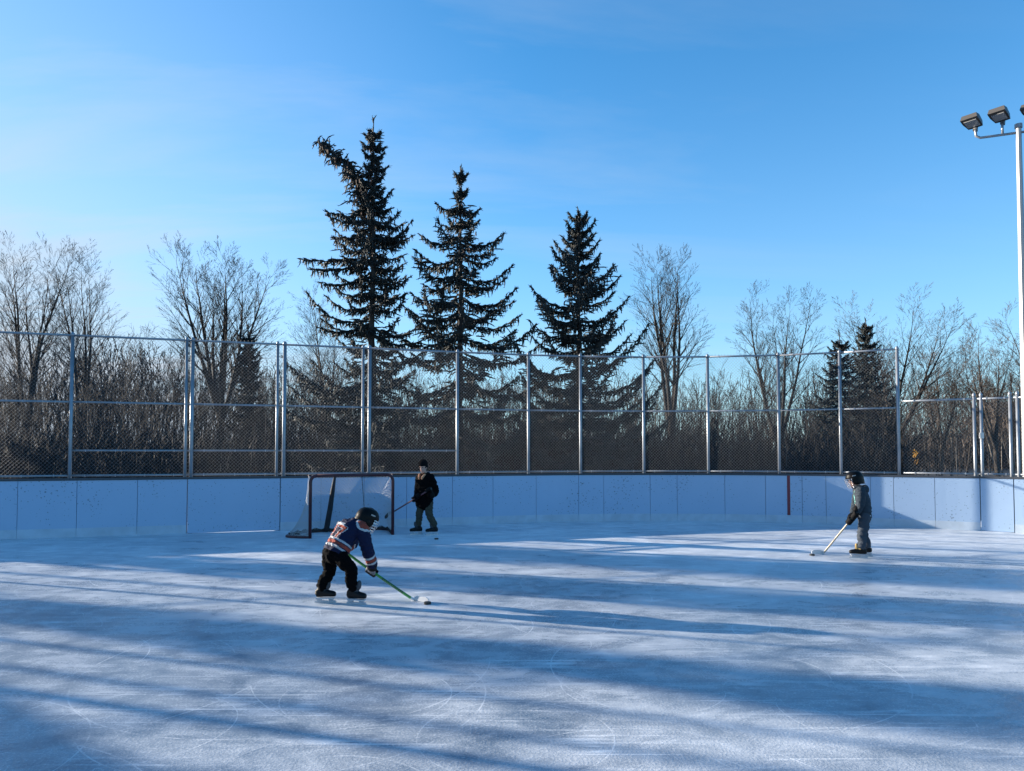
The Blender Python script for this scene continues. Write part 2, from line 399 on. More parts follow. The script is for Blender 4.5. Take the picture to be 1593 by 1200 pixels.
for a, b in zip(seams, seams[1:]):
    g = any(abs(a - q) < .02 for q in GATES); gap = .012 if g else .004
    nm = 'gate_panel' if g else 'panel'
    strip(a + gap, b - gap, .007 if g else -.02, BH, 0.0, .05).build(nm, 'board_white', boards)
    if not g: strip(a + .002, b - .002, .0, .17, -.006, -.001).build('kick_plate', 'kick', boards)
    strip(a + .001, b - .001, BH + .001, BH + .045, -.012, .075).build('cap_rail', 'board_edge', boards)
    if not g: strip(a, b, .35, .39, .082, .11, 2).build('stringer', 'galv', boards)
    if not any(abs(a - q) < .02 for q in GATES): strip(a - .05, a + .05, -.02, BH - .01, .0515, .08, 1).build('seam_leak_block', 'leak_block', boards)  # strips added behind the seams to stop sunlight leaking through
    else: strip(a - .08, a + .002, -.02, BH - .01, .0515, .08, 1).build('seam_leak_block', 'leak_block', boards); strip(b - .002, b + .08, -.02, BH - .01, .0515, .08, 1).build('seam_leak_block', 'leak_block', boards)
sg = s_of_px(1226); strip(sg - .033, sg + .033, .17, BH - .001, -.004, -.0005, 2).build('goal_line_stripe', 'stripe_red', boards)

# ------------------------------------------------------------------ chain-link fences
def fence_pt(s, z): p = path_at(s) + path_n(s) * .10; return Vector((p.x, p.y, z))
def mesh_bay(s0, s1, z0, z1, parent):
    a = fence_pt(s0, 0); b = fence_pt(s1, 0); d = b - a; L = d.length; d = d / L; nrm = Vector((-d.y, d.x, 0)); hh = z1 - z0; st = .0707; out_ = []
    k = -hh
    while k < L:
        for sg_ in (1, -1):
            x0, y0, x1, y1 = k, 0.0, k + hh, hh
            if x0 < 0: y0 += -x0; x0 = 0
            if x1 > L: y1 -= x1 - L; x1 = L
            if x1 - x0 > .01:
                if sg_ < 0: y0, y1 = hh - y0, hh - y1
                p = a + d * x0 + nrm * .002 * sg_; q = a + d * x1 + nrm * .002 * sg_
                out_.append((p.x, p.y, z0 + y0, q.x, q.y, z0 + y1, .0024, .0024))
        k += st
    k = 0
    while k < L - .03:                                           # twisted barbs along the upper selvage
        p = a + d * (k + .035); out_.append((p.x - d.x * .006, p.y - d.y * .006, z1 - .01, p.x + d.x * .006, p.y + d.y * .006, z1 + .035, .0035, .003)); k += st
    off = world_loc(parent); S = np.array(out_); S[:, 0:3] -= off; S[:, 3:6] -= off
    obj('wire_mesh', segs_mesh('wire_mesh', S, 'wire'), parent)
def post(s, z1, r, parent, off=0.0):
    p = fence_pt(s, 0) + path_n(s) * off
    MB().tube([p + Vector((0, 0, -.05)), p + Vector((0, 0, z1))], r, 10).build('post', 'galv', parent, True)
    MB().rings([[p + Vector((cos(2 * pi * k / 10) * r * q, sin(2 * pi * k / 10) * r * q, z1 + h_)) for k in range(10)] for q, h_ in ((1.15, -.03), (1.15, .0), (.7, .035), (.15, .05))]).build('post_cap', 'galv', parent, True)
def rail(s0, s1, z, r, parent, nm):
    MB().tube([fence_pt(s0, z), fence_pt(s1, z)], r, 8).build(nm, 'galv', parent, True)
    a = fence_pt(s0, z); b = fence_pt(s1, z); n = max(2, int((b - a).length / .45)); cm = MB()
    for i in range(n):                                           # wire ties holding the mesh to the rail
        p = a.lerp(b, (i + .5) / n); d = (b - a).normalized(); cm.tube([p - d * .008, p + d * .008], r * 1.35, 6)
    cm.build('wire_ties', 'clip', parent)['kind'] = 'stuff'
TOP = 3.87; MID = 2.57; LOW = 1.64; BOT = 1.16
tall = empty('chain_link_fence', fence_pt(s_of_px(713), 0), 'tall galvanised chain-link fence standing on top of the rink boards', 'fence')
posts = [s_of_px(p) for p in (107, 292, 436, 570, 713, 824, 905, 1003, 1103, 1213, 1308, 1398)]
s = posts[0]
for k in range(13): s -= 2.12; posts.insert(0, s)
dbl = [s_of_px(292), s_of_px(436), s_of_px(570)]
for sp in posts:
    if any(abs(sp - q) < .02 for q in dbl):
        w = .055 if abs(sp - dbl[0]) < .02 else .07
        post(sp - w, TOP, .030, tall); post(sp + w, TOP, .038, tall)
    else: post(sp, TOP, .034, tall)
lowb = (s_of_px(107), s_of_px(713))
for a, b in zip(posts, posts[1:]):
    rail(a, b, TOP - .02, .021, tall, 'top_rail'); rail(a, b, MID, .019, tall, 'middle_rail'); rail(a, b, BOT, .019, tall, 'bottom_rail')
    if a > lowb[0] - .05 and b < lowb[1] + .05: rail(a, b, LOW, .017, tall, 'lower_rail')
    mesh_bay(a, b, BOT - .03, TOP, tall)
LT = 2.73
lowf = empty('low_chain_link_fence', fence_pt(s_of_px(1460), 0), 'lower chain-link fence section with a gate on the sunlit boards beside the light pole', 'fence')
lp = [s_of_px(p) for p in (1404, 1522, 1578)]
for sp in lp[1:]: post(sp - .06, LT + .06, .030, lowf); post(sp + .06, LT + .06, .030, lowf)
s = lp[-1]
for k in range(4): s += 2.2; lp.append(s); post(s, LT, .034, lowf)
for a, b in zip(lp, lp[1:]):
    rail(a, b, LT - .02, .021, lowf, 'top_rail'); rail(a, b, BOT, .019, lowf, 'bottom_rail'); mesh_bay(a, b, BOT - .03, LT, lowf)
p = fence_pt(lp[1] + .06, 1.95); MB().box(p - path_n(lp[1]) * .05, (.07, .05, .12)).build('gate_latch', 'clip', lowf)


# ------------------------------------------------------------------ trees
def bare_segs(seed, Ht, stems, spread, fork, r0, levels=4, dens=1.0, lean=0.0, upr=.10, twig=.0055):
    rnd = random.Random(seed); S = []
    def jit(k): return Vector((rnd.gauss(0, k), rnd.gauss(0, k), rnd.gauss(0, k)))
    NS = {0: 4, 1: 10, 2: 6, 3: 4, 4: 2}; KID = {1: 2.5, 2: 2.1, 3: 1.7}
    def grow(p, d, L, r, lev):
        n = NS[lev]; r1 = r
        for i in range(n):
            d = (d + jit({1: .04, 2: .038, 3: .04}.get(lev, .04)) + Vector((0, 0, (upr * .5 if lev == 1 else upr * .38) if lev < 4 else .01))).normalized()
            q = p + d * (L / n); r2 = max(twig * .6, r * (1 - .93 * (i + 1) / n) if lev == 1 else r * (1 - .85 * (i + 1) / n))
            S.append((*p, *q, r1, r2)); p = q; r1 = r2
            if 1 <= lev < levels and (i >= (2 if lev == 1 else 1)):
                k = KID[lev] * dens; k = int(k) + (rnd.random() < k % 1)
                for _ in range(k):
                    o = d.orthogonal().normalized(); o.rotate(Matrix.Rotation(rnd.uniform(0, 2 * pi), 3, d))
                    ang = radians(rnd.uniform(22, 42) if lev < 3 else rnd.uniform(14, 34)); nd = d * cos(ang) + o * sin(ang)
                    rem = 1 - (i + .5) / n
                    Lc = L * {1: .34, 2: .44, 3: .55}[lev] * (.40 + .75 * rem) * rnd.uniform(.7, 1.2)
                    grow(q, nd, Lc, max(twig, min(r2 * .55, r * .28)), lev + 1)
    p = Vector((0, 0, -.1)); top = Vector((rnd.gauss(0, .1), rnd.gauss(0, .1), fork)); n = 4
    for i in range(n):
        a = p.lerp(top, i / n); b = p.lerp(top, (i + 1) / n); S.append((*a, *b, r0 * (1.15 - .2 * i / n), r0 * (1.15 - .2 * (i + 1) / n)))
    a0 = rnd.uniform(0, 2 * pi)
    for k in range(stems):
        az = a0 + 2 * pi * k / stems + rnd.uniform(-.5, .5); t = spread * rnd.uniform(.6, 1.15) * (0.35 if stems == 1 else 1)
        d = Vector((cos(az) * t + lean, sin(az) * t, 1)).normalized()
        grow(top, d, (Ht - fork) * rnd.uniform(.82, 1.03), r0 * (.95 if stems == 1 else .74), 1)
    return np.array(S)
def tree_obj(name, S, loc, label, cat, group, trunk_mat='bark', twig_mat='twig', rot=0.0, cut=.035):
    e = empty(name, loc, label, cat, group); e.rotation_euler = (0, 0, rot)
    big = S[:, 6] >= cut
    obj('trunk', segs_mesh('trunk', S[big], trunk_mat, 7), e); obj('crown', segs_mesh('crown', S[~big], twig_mat, 3, None, .011), e)
    return e
def ht(ytop, Y): return CAMH + (HORIZON - ytop) * Y / F
def gx_(px, Y): return Vector((pxx(px) * Y, Y, -.03))

BT = [ # px, distance, top y, seed, stems, spread, fork height, radius, label
    (44, 33, 358, 11, 5, .16, 2.6, .14, 'tall bare tree with several upright stems at the end of the thicket'),
    (118, 34, 366, 14, 4, .13, 2.2, .13, 'bare forked tree beside the tall upright one, thin twigs against pale sky'),
    (338, 34, 366, 23, 7, .30, 3.2, .17, 'round-crowned bare tree rising behind the fence gate and small dark spruce'),
    (505, 40, 430, 31, 4, .22, 2.5, .12, 'bare tree partly hidden behind the crooked two-topped spruce'),
    (1046, 33, 364, 48, 5, .17, 2.4, .16, 'tall bare tree with several dark stems right beside the spruce group'),
    (1212, 36, 428, 52, 5, .36, 2.0, .14, 'spreading bare tree between the tall bare tree and the twin small spruces'),
    (1392, 36, 444, 64, 6, .36, 1.8, .14, 'wide bare tree with steeply forking stems behind the twin small spruces'),
    (1462, 40, 520, 77, 4, .25, 1.6, .11, 'low bare tree with dense brown twigs behind the low fence'),
    (1552, 37, 486, 81, 4, .22, 2.0, .12, 'bare brown-twigged tree standing next to the light pole'),
    (1640, 36, 450, 85, 4, .22, 2.0, .12, 'bare brown-twigged tree in front of the brick house'),
]
for px, Y, yt, sd, st, sp, fk, r0, lab in BT:
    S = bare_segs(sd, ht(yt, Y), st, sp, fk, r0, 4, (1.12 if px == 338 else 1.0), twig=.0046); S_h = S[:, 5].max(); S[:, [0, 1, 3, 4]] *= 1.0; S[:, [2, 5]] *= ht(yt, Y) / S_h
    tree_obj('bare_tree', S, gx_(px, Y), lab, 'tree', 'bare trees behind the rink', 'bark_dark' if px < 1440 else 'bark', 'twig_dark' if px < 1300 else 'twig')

# thicket: young stems one can tell apart, then the mass behind them
SAP = [bare_segs(200 + i, 6.0, (1, 2, 1, 3, 2, 1)[i], .20, (.5, .3, .8, .3, .4, .6)[i], (.045, .04, .05, .035, .04, .04)[i], 3, .95, twig=.006) for i in range(6)]
SAPM = [segs_mesh('sapling', S, ['bark_pale', 'twig_dark'], 3, np.where(S[:, 6] > .017, 0, 1)) for S in SAP]
SAPD = [segs_mesh('sapling', S, ['twig_dark', 'twig_dark'], 3) for S in SAP]
rnd = random.Random(5)
def thick_top(px):                                             # height of the thicket outline in the photograph
    K = [(-200, 560), (60, 560), (160, 548), (290, 560), (430, 575), (520, 590), (700, 600), (960, 600), (1150, 606), (1300, 600), (1400, 585), (1480, 560), (1800, 560)]
    for (a, b), (c, d) in zip(K, K[1:]):
        if a <= px <= c: return b + (d - b) * (px - a) / (c - a) - 14
    return 586
for i in range(150):
    px = -120 + 1860 * ((i * .6180339) % 1.0) + rnd.uniform(-8, 8); Y = rnd.uniform(25.5, 40)
    if px > 1405: Y = rnd.uniform(36, 48)
    if 1410 < px < 1436: continue
    h_ = ht(thick_top(px) + rnd.uniform(-14, 60), Y); k = rnd.randrange(6)
    pale = rnd.random() < .45
    o = obj('sapling', (SAPM if pale else SAPD)[k], None, gx_(px, Y)); sc_ = h_ / 6.0
    o.scale = (sc_ * rnd.uniform(.8, 1.1), sc_ * rnd.uniform(.8, 1.1), sc_); o.rotation_euler = (rnd.gauss(0, .07), rnd.gauss(0, .09), rnd.uniform(0, 6.28))
    where = ('in the thicket by the two upright bare trees', 'in the thicket around the small narrow spruce', 'in the brush behind the three big spruces', 'in the brush between the big spruces and the twin small spruces', 'behind the low fence by the light pole')[sum(px > q for q in (262, 450, 985, 1400))]
    tag(o, ('pale-stemmed' if pale else 'dark-stemmed') + ' leafless sapling ' + where, 'sapling', 'saplings of the leafless thicket')
def scatter(src, n, x0, x1, y0, y1, hfun, seed):
    r = np.random.default_rng(seed); out_ = []
    for i in range(n):
        S = src[i % len(src)]; Y = r.uniform(y0, y1); px = r.uniform(x0, x1); px = px if not (1410 < px < 1436 and Y < 62) else px + 40; h_ = hfun(px, Y) * r.uniform(.72, 1.05); k = h_ / 6.0; a = r.uniform(0, 6.28)
        ca, sa = cos(a), sin(a); Rm = np.array([[ca, -sa, 0], [sa, ca, 0], [0, 0, 1.]]) * k
        T = S.copy(); sh = np.array([pxx(px) * Y, Y, -.03])
        T[:, 0:3] = S[:, 0:3] @ Rm.T + sh; T[:, 3:6] = S[:, 3:6] @ Rm.T + sh; T[:, 6:] *= 1.25 * k; out_.append(T)
    return np.concatenate(out_)
FAR = [bare_segs(300 + i, 6.0, (1, 2, 3, 2)[i], .22, .4, .05, 3, .35, twig=.013) for i in range(4)]
S = scatter(FAR, 640, -260, 1420, 42, 72, lambda px, Y: ht(thick_top(px) - 2, Y), 3)
o = obj('far_wood', segs_mesh('far_wood', S, 'twig_dark', 3, None, .035)); tag(o, 'dense leafless wood filling the background behind the thicket', 'wood', None, 'stuff')
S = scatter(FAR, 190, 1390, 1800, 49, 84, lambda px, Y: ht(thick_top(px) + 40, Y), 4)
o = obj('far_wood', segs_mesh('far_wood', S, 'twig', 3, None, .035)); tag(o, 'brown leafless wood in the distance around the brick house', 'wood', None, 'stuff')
r = np.random.default_rng(9); n = 42000
Yb = r.uniform(25, 46, n); Xb = np.array([pxx(-220), pxx(1420)]); Xb = (Xb[0] + (Xb[1] - Xb[0]) * r.random(n)) * Yb
z0 = r.random(n) ** 1.6 * 2.0; L = r.uniform(.5, 1.5, n); dx = r.normal(0, .42, n); dy = r.normal(0, .42, n)
S = np.stack([Xb, Yb, z0, Xb + dx * L, Yb + dy * L, z0 + L * .85, np.full(n, .012), np.full(n, .006)], 1)
o = obj('undergrowth', segs_mesh('undergrowth', S, 'twig_dark', 3, None, .05)); tag(o, 'tangle of dark bare brush at the foot of the thicket', 'brush', None, 'stuff')
n = 14000; Yb = r.uniform(64, 88, n); Xb = (pxx(1395) + (pxx(1850) - pxx(1395)) * r.random(n)) * Yb; z0 = r.random(n) ** 1.4 * 2.6; L = r.uniform(.6, 1.8, n); dx = r.normal(0, .4, n)
S = np.stack([Xb, Yb, z0, Xb + dx * L, Yb, z0 + L * .85, np.full(n, .03), np.full(n, .012)], 1)
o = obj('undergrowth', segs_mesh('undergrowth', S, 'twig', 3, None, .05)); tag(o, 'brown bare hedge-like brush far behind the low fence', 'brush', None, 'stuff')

def spruce(seed, Hh, prof, tiers, base_r, extra=None, rise=.30, loc=None, label='', detail=.8, group='spruces behind the rink', fixed=None, trunk_top=None, random_scale=1.0, azim=None, fat=1.0, lr=(.62, 1.08)):
    rnd = random.Random(seed); FO = []; CO = []; WD = []
    n = 14
    tip = Hh if trunk_top is None else trunk_top
    wob = [(rnd.gauss(0, .03), rnd.gauss(0, .03)) for _ in range(n + 1)]
    for i in range(n):
        za, zb = Hh * i / n, Hh * (i + 1) / n
        WD.append((wob[i][0], wob[i][1], za - (.1 if i == 0 else 0), wob[i + 1][0], wob[i + 1][1], zb, base_r * (1 - i / n) + .015, base_r * (1 - (i + 1) / n) + .015))
    def tuft(p, d, L, r):
        r = r * fat                                        # one needled twig with loose needle sprays
        q = p + d * L * .55; e = p + d * L + Vector((rnd.gauss(0, .02), rnd.gauss(0, .02), -.04 * L))
        FO.append((*p, *q, r * .8, r)); FO.append((*q, *e, r, r * .2))
        for _ in range(3):
            a = p.lerp(e, rnd.uniform(.15, .95)); o = Vector((rnd.gauss(0, 1), rnd.gauss(0, 1), rnd.gauss(0, 1))).normalized()
            b = a + (o + d * .8).normalized() * rnd.uniform(.05, .10); FO.append((*a, *b, r * .45, .003))
    def branch(z, az, L, ri, tipup=.25, sag=.12, plump=1.0):
        h = Vector((cos(az), sin(az), 0)); side = Vector((-h.y, h.x, 0)); m_ = max(5, int(L / .22)); pts = []
        for i in range(m_ + 1):
            t = i / m_; pts.append(h * (L * t) + Vector((0, 0, z + L * (ri * t - sag * sin(pi * t) + tipup * max(0, t - .6) ** 1.5)) ) + side * (.08 * L * sin(3 * t + az)))
        for i in range(m_):
            a, b = pts[i], pts[i + 1]; t = i / m_; d = (b - a).normalized(); rr = .03 * (1 - t) * min(1, L) + .006
            WD.append((*a, *b, rr, rr * .85))
            cover = 1.0 if t > .12 or L < .8 else .5
            k = max(2, int(7 * detail * cover))
            for j in range(k):
                p = a.lerp(b, (j + rnd.random()) / k); sgn = 1 if rnd.random() < .5 else -1
                w = L * .30 * (1.05 - t) * rnd.uniform(.4, 1.0) + .08
                sd = (side * sgn * rnd.uniform(.5, 1) + d * rnd.uniform(.3, .9) + Vector((0, 0, rnd.uniform(-.25, .12)))).normalized()
                tuft(p, sd, min(w, .42), .026 * plump)
                e = p + sd * min(w, .42) * rnd.uniform(.3, .9)
                if w > .2:                                       # second reach and hanging fringe
                    tuft(e, (sd + Vector((0, 0, -.2))).normalized(), rnd.uniform(.15, .32), .024 * plump)
                hg = Vector((rnd.gauss(0, .25), rnd.gauss(0, .25), -1)).normalized()
                tuft(e if rnd.random() < .6 else p, hg, rnd.uniform(.10, .30) * min(1, .5 + L * .3), .022 * plump)
            tuft(a.lerp(b, rnd.random()), (d + Vector((0, 0, .35))).normalized(), .2, .024 * plump)
        e = pts[-1]; d = (pts[-1] - pts[-2]).normalized()
        for q in (-.5, 0, .5): tuft(e, (d + side * q).normalized(), .16, .02)
    def pr(z):
        for (a, b), (c, d) in zip(prof, prof[1:]):
            if a <= z <= c: return b + (d - b) * (z - a) / max(1e-6, c - a)
        return prof[-1][1]
    z = prof[0][0]
    while z < Hh - .25:
        Lm = pr(z); frac = z / Hh
        nb = 6 if frac < .8 else 5
        a0 = rnd.uniform(0, 6.28)
        for k in range(nb):
            L = Lm * rnd.uniform(*lr) * random_scale
            branch(z + rnd.uniform(-.12, .12), a0 + 2 * pi * k / nb + rnd.uniform(-.3, .3), max(.16, L), rise * (.55 + .75 * frac) + rnd.uniform(-.12, .10), .26, .13 + .06 * (1 - frac))
        if frac > .62:
            for _ in range(int(9 * frac)):
                az = rnd.uniform(0, 6.28); q = rnd.uniform(.1, .45) * Lm; p = Vector((cos(az) * q, sin(az) * q, z + rnd.uniform(-.1, .2))); CO.append((*p, *(p + Vector((rnd.gauss(0, .02), rnd.gauss(0, .02), -.10))), .020, .026)); CO.append((*(p + Vector((0, 0, -.10))), *(p + Vector((0, 0, -.16))), .026, .006))
        z += tiers * (1.04 - .54 * frac) * rnd.uniform(.8, 1.2)
    zz_ = 0
    for i in range(int(26 * detail)):                            # short inner twigs that close the middle of the crown
        z = prof[0][0] + (Hh - prof[0][0]) * (i / (26 * detail)) ; L = pr(z) * .42
        for k in range(int(16 * detail)):
            az = rnd.uniform(0, 6.28); d = Vector((cos(az), sin(az), rnd.uniform(-.4, .2))).normalized()
            tuft(d * L * rnd.uniform(.1, .8) + Vector((0, 0, z + rnd.uniform(-.3, .3))), d, .35, .03)
    for p_ in range(4): tuft(Vector((0, 0, Hh - .05)), Vector((rnd.gauss(0, .15), rnd.gauss(0, .15), 1)).normalized(), .3 - .05 * p_, .022)
    if fixed:
        for z, az, L, ri, tu, sg_ in fixed: branch(z, az, L, ri, tu, sg_, 1.1)
    if extra: extra(rnd, FO, CO, WD, tuft)
    e = empty('spruce_tree', loc, label, 'tree', group)
    obj('trunk', segs_mesh('trunk', WD, 'bark_dark', 5), e); obj('crown', segs_mesh('crown', FO, 'needles', 3, None, .0148), e)
    if CO: obj('cones', segs_mesh('cones', CO, 'cone', 5), e)['kind'] = 'stuff'
    return e
YS = 24.0
def zpx(y, Y=YS): return ht(y, Y)
def mpx(d, Y=YS): return d * Y / F
# crooked spruce with two tops
l1 = gx_(577, YS); H1 = ht(180, YS)
def bent_top(rnd, FO, CO, WD, tuft):                             # second leader, bent over to the left
    P = [Vector((pxx(px) * YS - l1.x, dy, zpx(py))) for px, py, dy in ((572, 330, 0), (562, 300, .1), (550, 272, .15), (535, 250, .18), (515, 228, .2), (488, 208, .22))]
    for i in range(len(P) - 1):
        a, b = P[i], P[i + 1]; d = (b - a).normalized(); WD.append((*a, *b, .07 - .01 * i, .06 - .01 * i)); t = i / (len(P) - 1)
        for k in range(60):
            p = a.lerp(b, rnd.random()); o = Vector((rnd.gauss(0, 1), rnd.gauss(0, 1), rnd.gauss(-.35, 1))).normalized(); Lq = (.55 - .34 * t) * rnd.choice((.35, .5, .7, .9, 1.0, 1.35))
            tuft(p, (o + d * .25).normalized(), Lq, .032)
            e = p + (o + d * .25).normalized() * Lq * .8
            tuft(e, (o + Vector((0, 0, -.5))).normalized(), Lq * .5, .026)
            if rnd.random() < .6: q = p + o * Lq * .7; CO.append((*q, *(q + Vector((0, 0, -.13))), .026, .018))
def fx(ya, tipx, tipy, dy=0.0, tu=.2, sg_=.1, cx=577):
    z = zpx(ya); dx = mpx(tipx - cx); L = math.hypot(dx, dy); return (z, math.atan2(dy, dx), L, (zpx(tipy) - z) / L - tu * .25, tu, sg_)
fixed1 = [fx(318, 507, 325), fx(333, 513, 337, -.3), fx(350, 513, 362, .3), fx(395, 470, 402, -.2, .1, .02), fx(402, 478, 412, .3, .1, .04), fx(420, 497, 437), fx(493, 480, 458, -.2, .5, .16), fx(500, 492, 506, .2),
          fx(368, 637, 342, 0, .5, .14), fx(365, 630, 360, -.4), fx(312, 606, 292), fx(446, 632, 428, .2, .3), fx(455, 630, 458, -.3), fx(520, 655, 528), fx(590, 446, 560, -.3, .4, .2), fx(600, 455, 580, .3, .3, .2), fx(560, 660, 545), fx(640, 450, 640, -.5), fx(650, 470, 655, .6)]
spruce(71, H1, [(.5, 3.2), (zpx(640), 2.7), (zpx(540), 1.75), (zpx(470), 1.5), (zpx(400), 1.45), (zpx(335), 1.1), (zpx(300), .55), (zpx(220), .34), (H1, .12)], .74, .17, bent_top, .0, l1, 'tallest dark spruce with a crooked second top bent sideways', .85, fixed=fixed1, lr=(.4, 1.12))
l2 = gx_(716, YS + .6); Y2 = YS + .6; H2 = ht(258, Y2)
spruce(72, H2, [(.4, 3.7), (zpx(640, Y2), 3.6), (zpx(560, Y2), 3.1), (zpx(500, Y2), 2.75), (zpx(430, Y2), 2.2), (zpx(378, Y2), 1.85), (zpx(345, Y2), .75), (zpx(320, Y2), .75), (zpx(300, Y2), .2), (H2, .1)], .92, .16, None, .0, l2, 'middle dark spruce with near-horizontal drooping branch tiers and a thin spire')
l3 = gx_(901, YS); H3 = ht(325, YS)
spruce(73, H3, [(.4, 3.0), (zpx(640), 2.7), (zpx(560), 2.25), (zpx(500), 1.85), (zpx(440), 1.4), (zpx(400), .85), (zpx(365), .6), (H3, .1)], .64, .15, None, .38, l3, 'shortest of the three big spruces, its branches sweeping upward')
# smaller ones
l4 = gx_(384, 33); spruce(74, ht(508, 33), [(.3, 1.5), (3, 1.0), (5.5, .6), (ht(508, 33), .08)], .5, .09, None, .1, l4, 'small narrow dark spruce in the thicket behind the fence gate', .55, 'small spruces')
l5 = gx_(1308, 32); spruce(75, ht(518, 32), [(.3, 2.3), (2.5, 1.95), (4.5, 1.15), (ht(518, 32), .15)], .5, .11, None, .12, l5, 'shorter of the twin small spruces behind the fence', .55, 'small spruces')
l6 = gx_(1350, 33.5); spruce(76, ht(498, 33.5), [(.3, 2.4), (3, 1.9), (5, 1.05), (ht(498, 33.5), .15)], .5, .11, None, .12, l6, 'taller of the twin small spruces behind the fence', .55, 'small spruces')

# the row of spruces on the sun side, whose shadows band the ice
def along(q, t): n_ = Vector((.322, .946, 0)); return n_ * q - Vector((.946, -.322, 0)) * t + Vector((0, 0, -.03))
for q, t, w, hh, sd, lab in ((5.35, 38, 1.0, 14.5, 91, 'narrow dark spruce on the sunny side of the rink nearest the hut'), (8.4, 40, 1.15, 14.8, 92, 'mid-sized dark spruce on the sunny side of the rink'), (10.7, 42, 1.85, 15.2, 93, 'broad dark spruce on the sunny side of the rink nearest the thicket')):
    spruce(sd, hh, [(.8, w), (6, w * .60), (10.5, w * .5), (hh, .1)], .36, .15, None, .1, along(q, t), lab, .36, 'spruces on the sunny side', fat=3.6)

for q, t, hh, sd, r0, lab in ((4.55, 27, 9.0, 401, .055, 'slim bare tree on the sunny side beside the narrow spruce'), (4.0, 30, 10.0, 402, .06, 'straight bare tree on the sunny side near the hut'), (6.95, 33, 10.5, 403, .06, 'tall bare tree on the sunny side between two spruces'), (12.6, 36, 10.0, 404, .07, 'bare tree on the sunny side at the edge of the thicket'), (13.6, 40, 11.0, 405, .08, 'leaning bare tree on the sunny side at the edge of the thicket'), (2.9, 34, 9.5, 406, .05, 'thin bare tree on the sunny side behind the hut')):
    S = bare_segs(sd, hh, 2, .10, hh * .62, r0, 3, .5); tree_obj('bare_tree', S, along(q, t), lab, 'tree', 'bare trees on the sunny side', 'bark_dark', 'twig_dark')

# ------------------------------------------------------------------ light pole, hut, house, signs
def light_pole(LPp, HP, ad, fd, label):
    lpole = empty('light_pole', LPp, label, 'light pole', 'floodlight poles round the rink')
    m = MB(); m.tube([LPp, LPp + Vector((0, 0, .04))], .19, 16); m.build('base_plate', 'pole', lpole)
    MB().tube([LPp + Vector((0, 0, .04)), LPp + Vector((0, 0, HP * .5)), LPp + Vector((0, 0, HP))], [.090, .073, .054], 8).build('pole', 'pole', lpole)
    MB().tube([LPp + Vector((0, 0, HP)), LPp + Vector((0, 0, HP + .09))], .075, 10).build('pole_cap', 'galv', lpole)
    za = HP - .10; cA = LPp + Vector((0, 0, za))
    for sgn in (-1, 1):
        pts = [cA, cA + ad * sgn * .55, cA + ad * sgn * .72, cA + ad * sgn * .80 + Vector((0, 0, .05)), cA + ad * sgn * .82 + Vector((0, 0, .24))]
        MB().tube(pts, .028, 8).build('cross_arm', 'galv', lpole, True)
        MB().tube([cA + ad * sgn * .30, cA + ad * sgn * .30 + Vector((0, 0, .30))], .026, 8).build('riser', 'galv', lpole, True)
    for q, zt in ((-.82, .24), (-.30, .30), (.30, .30), (.82, .24)):
        c = cA + ad * q + Vector((0, 0, zt)); sd = Vector((-fd.y, fd.x, 0)); dn = Vector((0, 0, 1))
        fd2 = (fd * cos(radians(14)) + dn * sin(radians(14))).normalized(); up2 = sd.cross(fd2) * -1
        if up2.z < 0: up2 = -up2
        R = Matrix((fd2, sd, up2)).transposed(); mb = MB(); o_ = c + up2 * .09 + fd2 * .10
        def sec(x, w, z0, z1): return [o_ + fd2 * x - sd * w + up2 * z0, o_ + fd2 * x + sd * w + up2 * z0, o_ + fd2 * x + sd * w * .86 + up2 * z1, o_ + fd2 * x - sd * w * .86 + up2 * z1]
        mb.rings([sec(-.17, .09, -.045, .045), sec(-.14, .145, -.06, .08), sec(.10, .17, -.07, .09), sec(.26, .17, -.06, .045)])
        mb.box(c + up2 * .01 - fd2 * .03, (.09, .07, .14), R)
        fl = mb.build('floodlight', 'lamp_case', lpole)
        MB().box(o_ + fd2 * .06 - up2 * .073, (.25, .25, .012), R).build('lens', 'lamp_glass', fl)
        for k in (-.06, .02): MB().box(o_ + fd2 * (-.16 + k) + up2 * .08, (.02, .19, .05), R).build('cooling_fin', 'lamp_case', fl)

LPp = at(1597, 702, 15.6); LPp.z = -.03
light_pole(LPp, ht(190, 15.6), Vector((.93, -.37, 0)), Vector((-.80, -.60, 0)), 'tall pale metal floodlight pole standing behind the low fence')
light_pole(along(3.6, 23.5), 8.5, Vector((.95, .31, 0)), Vector((.31, -.95, 0)), 'floodlight pole behind the tall fence on the sunny long side')

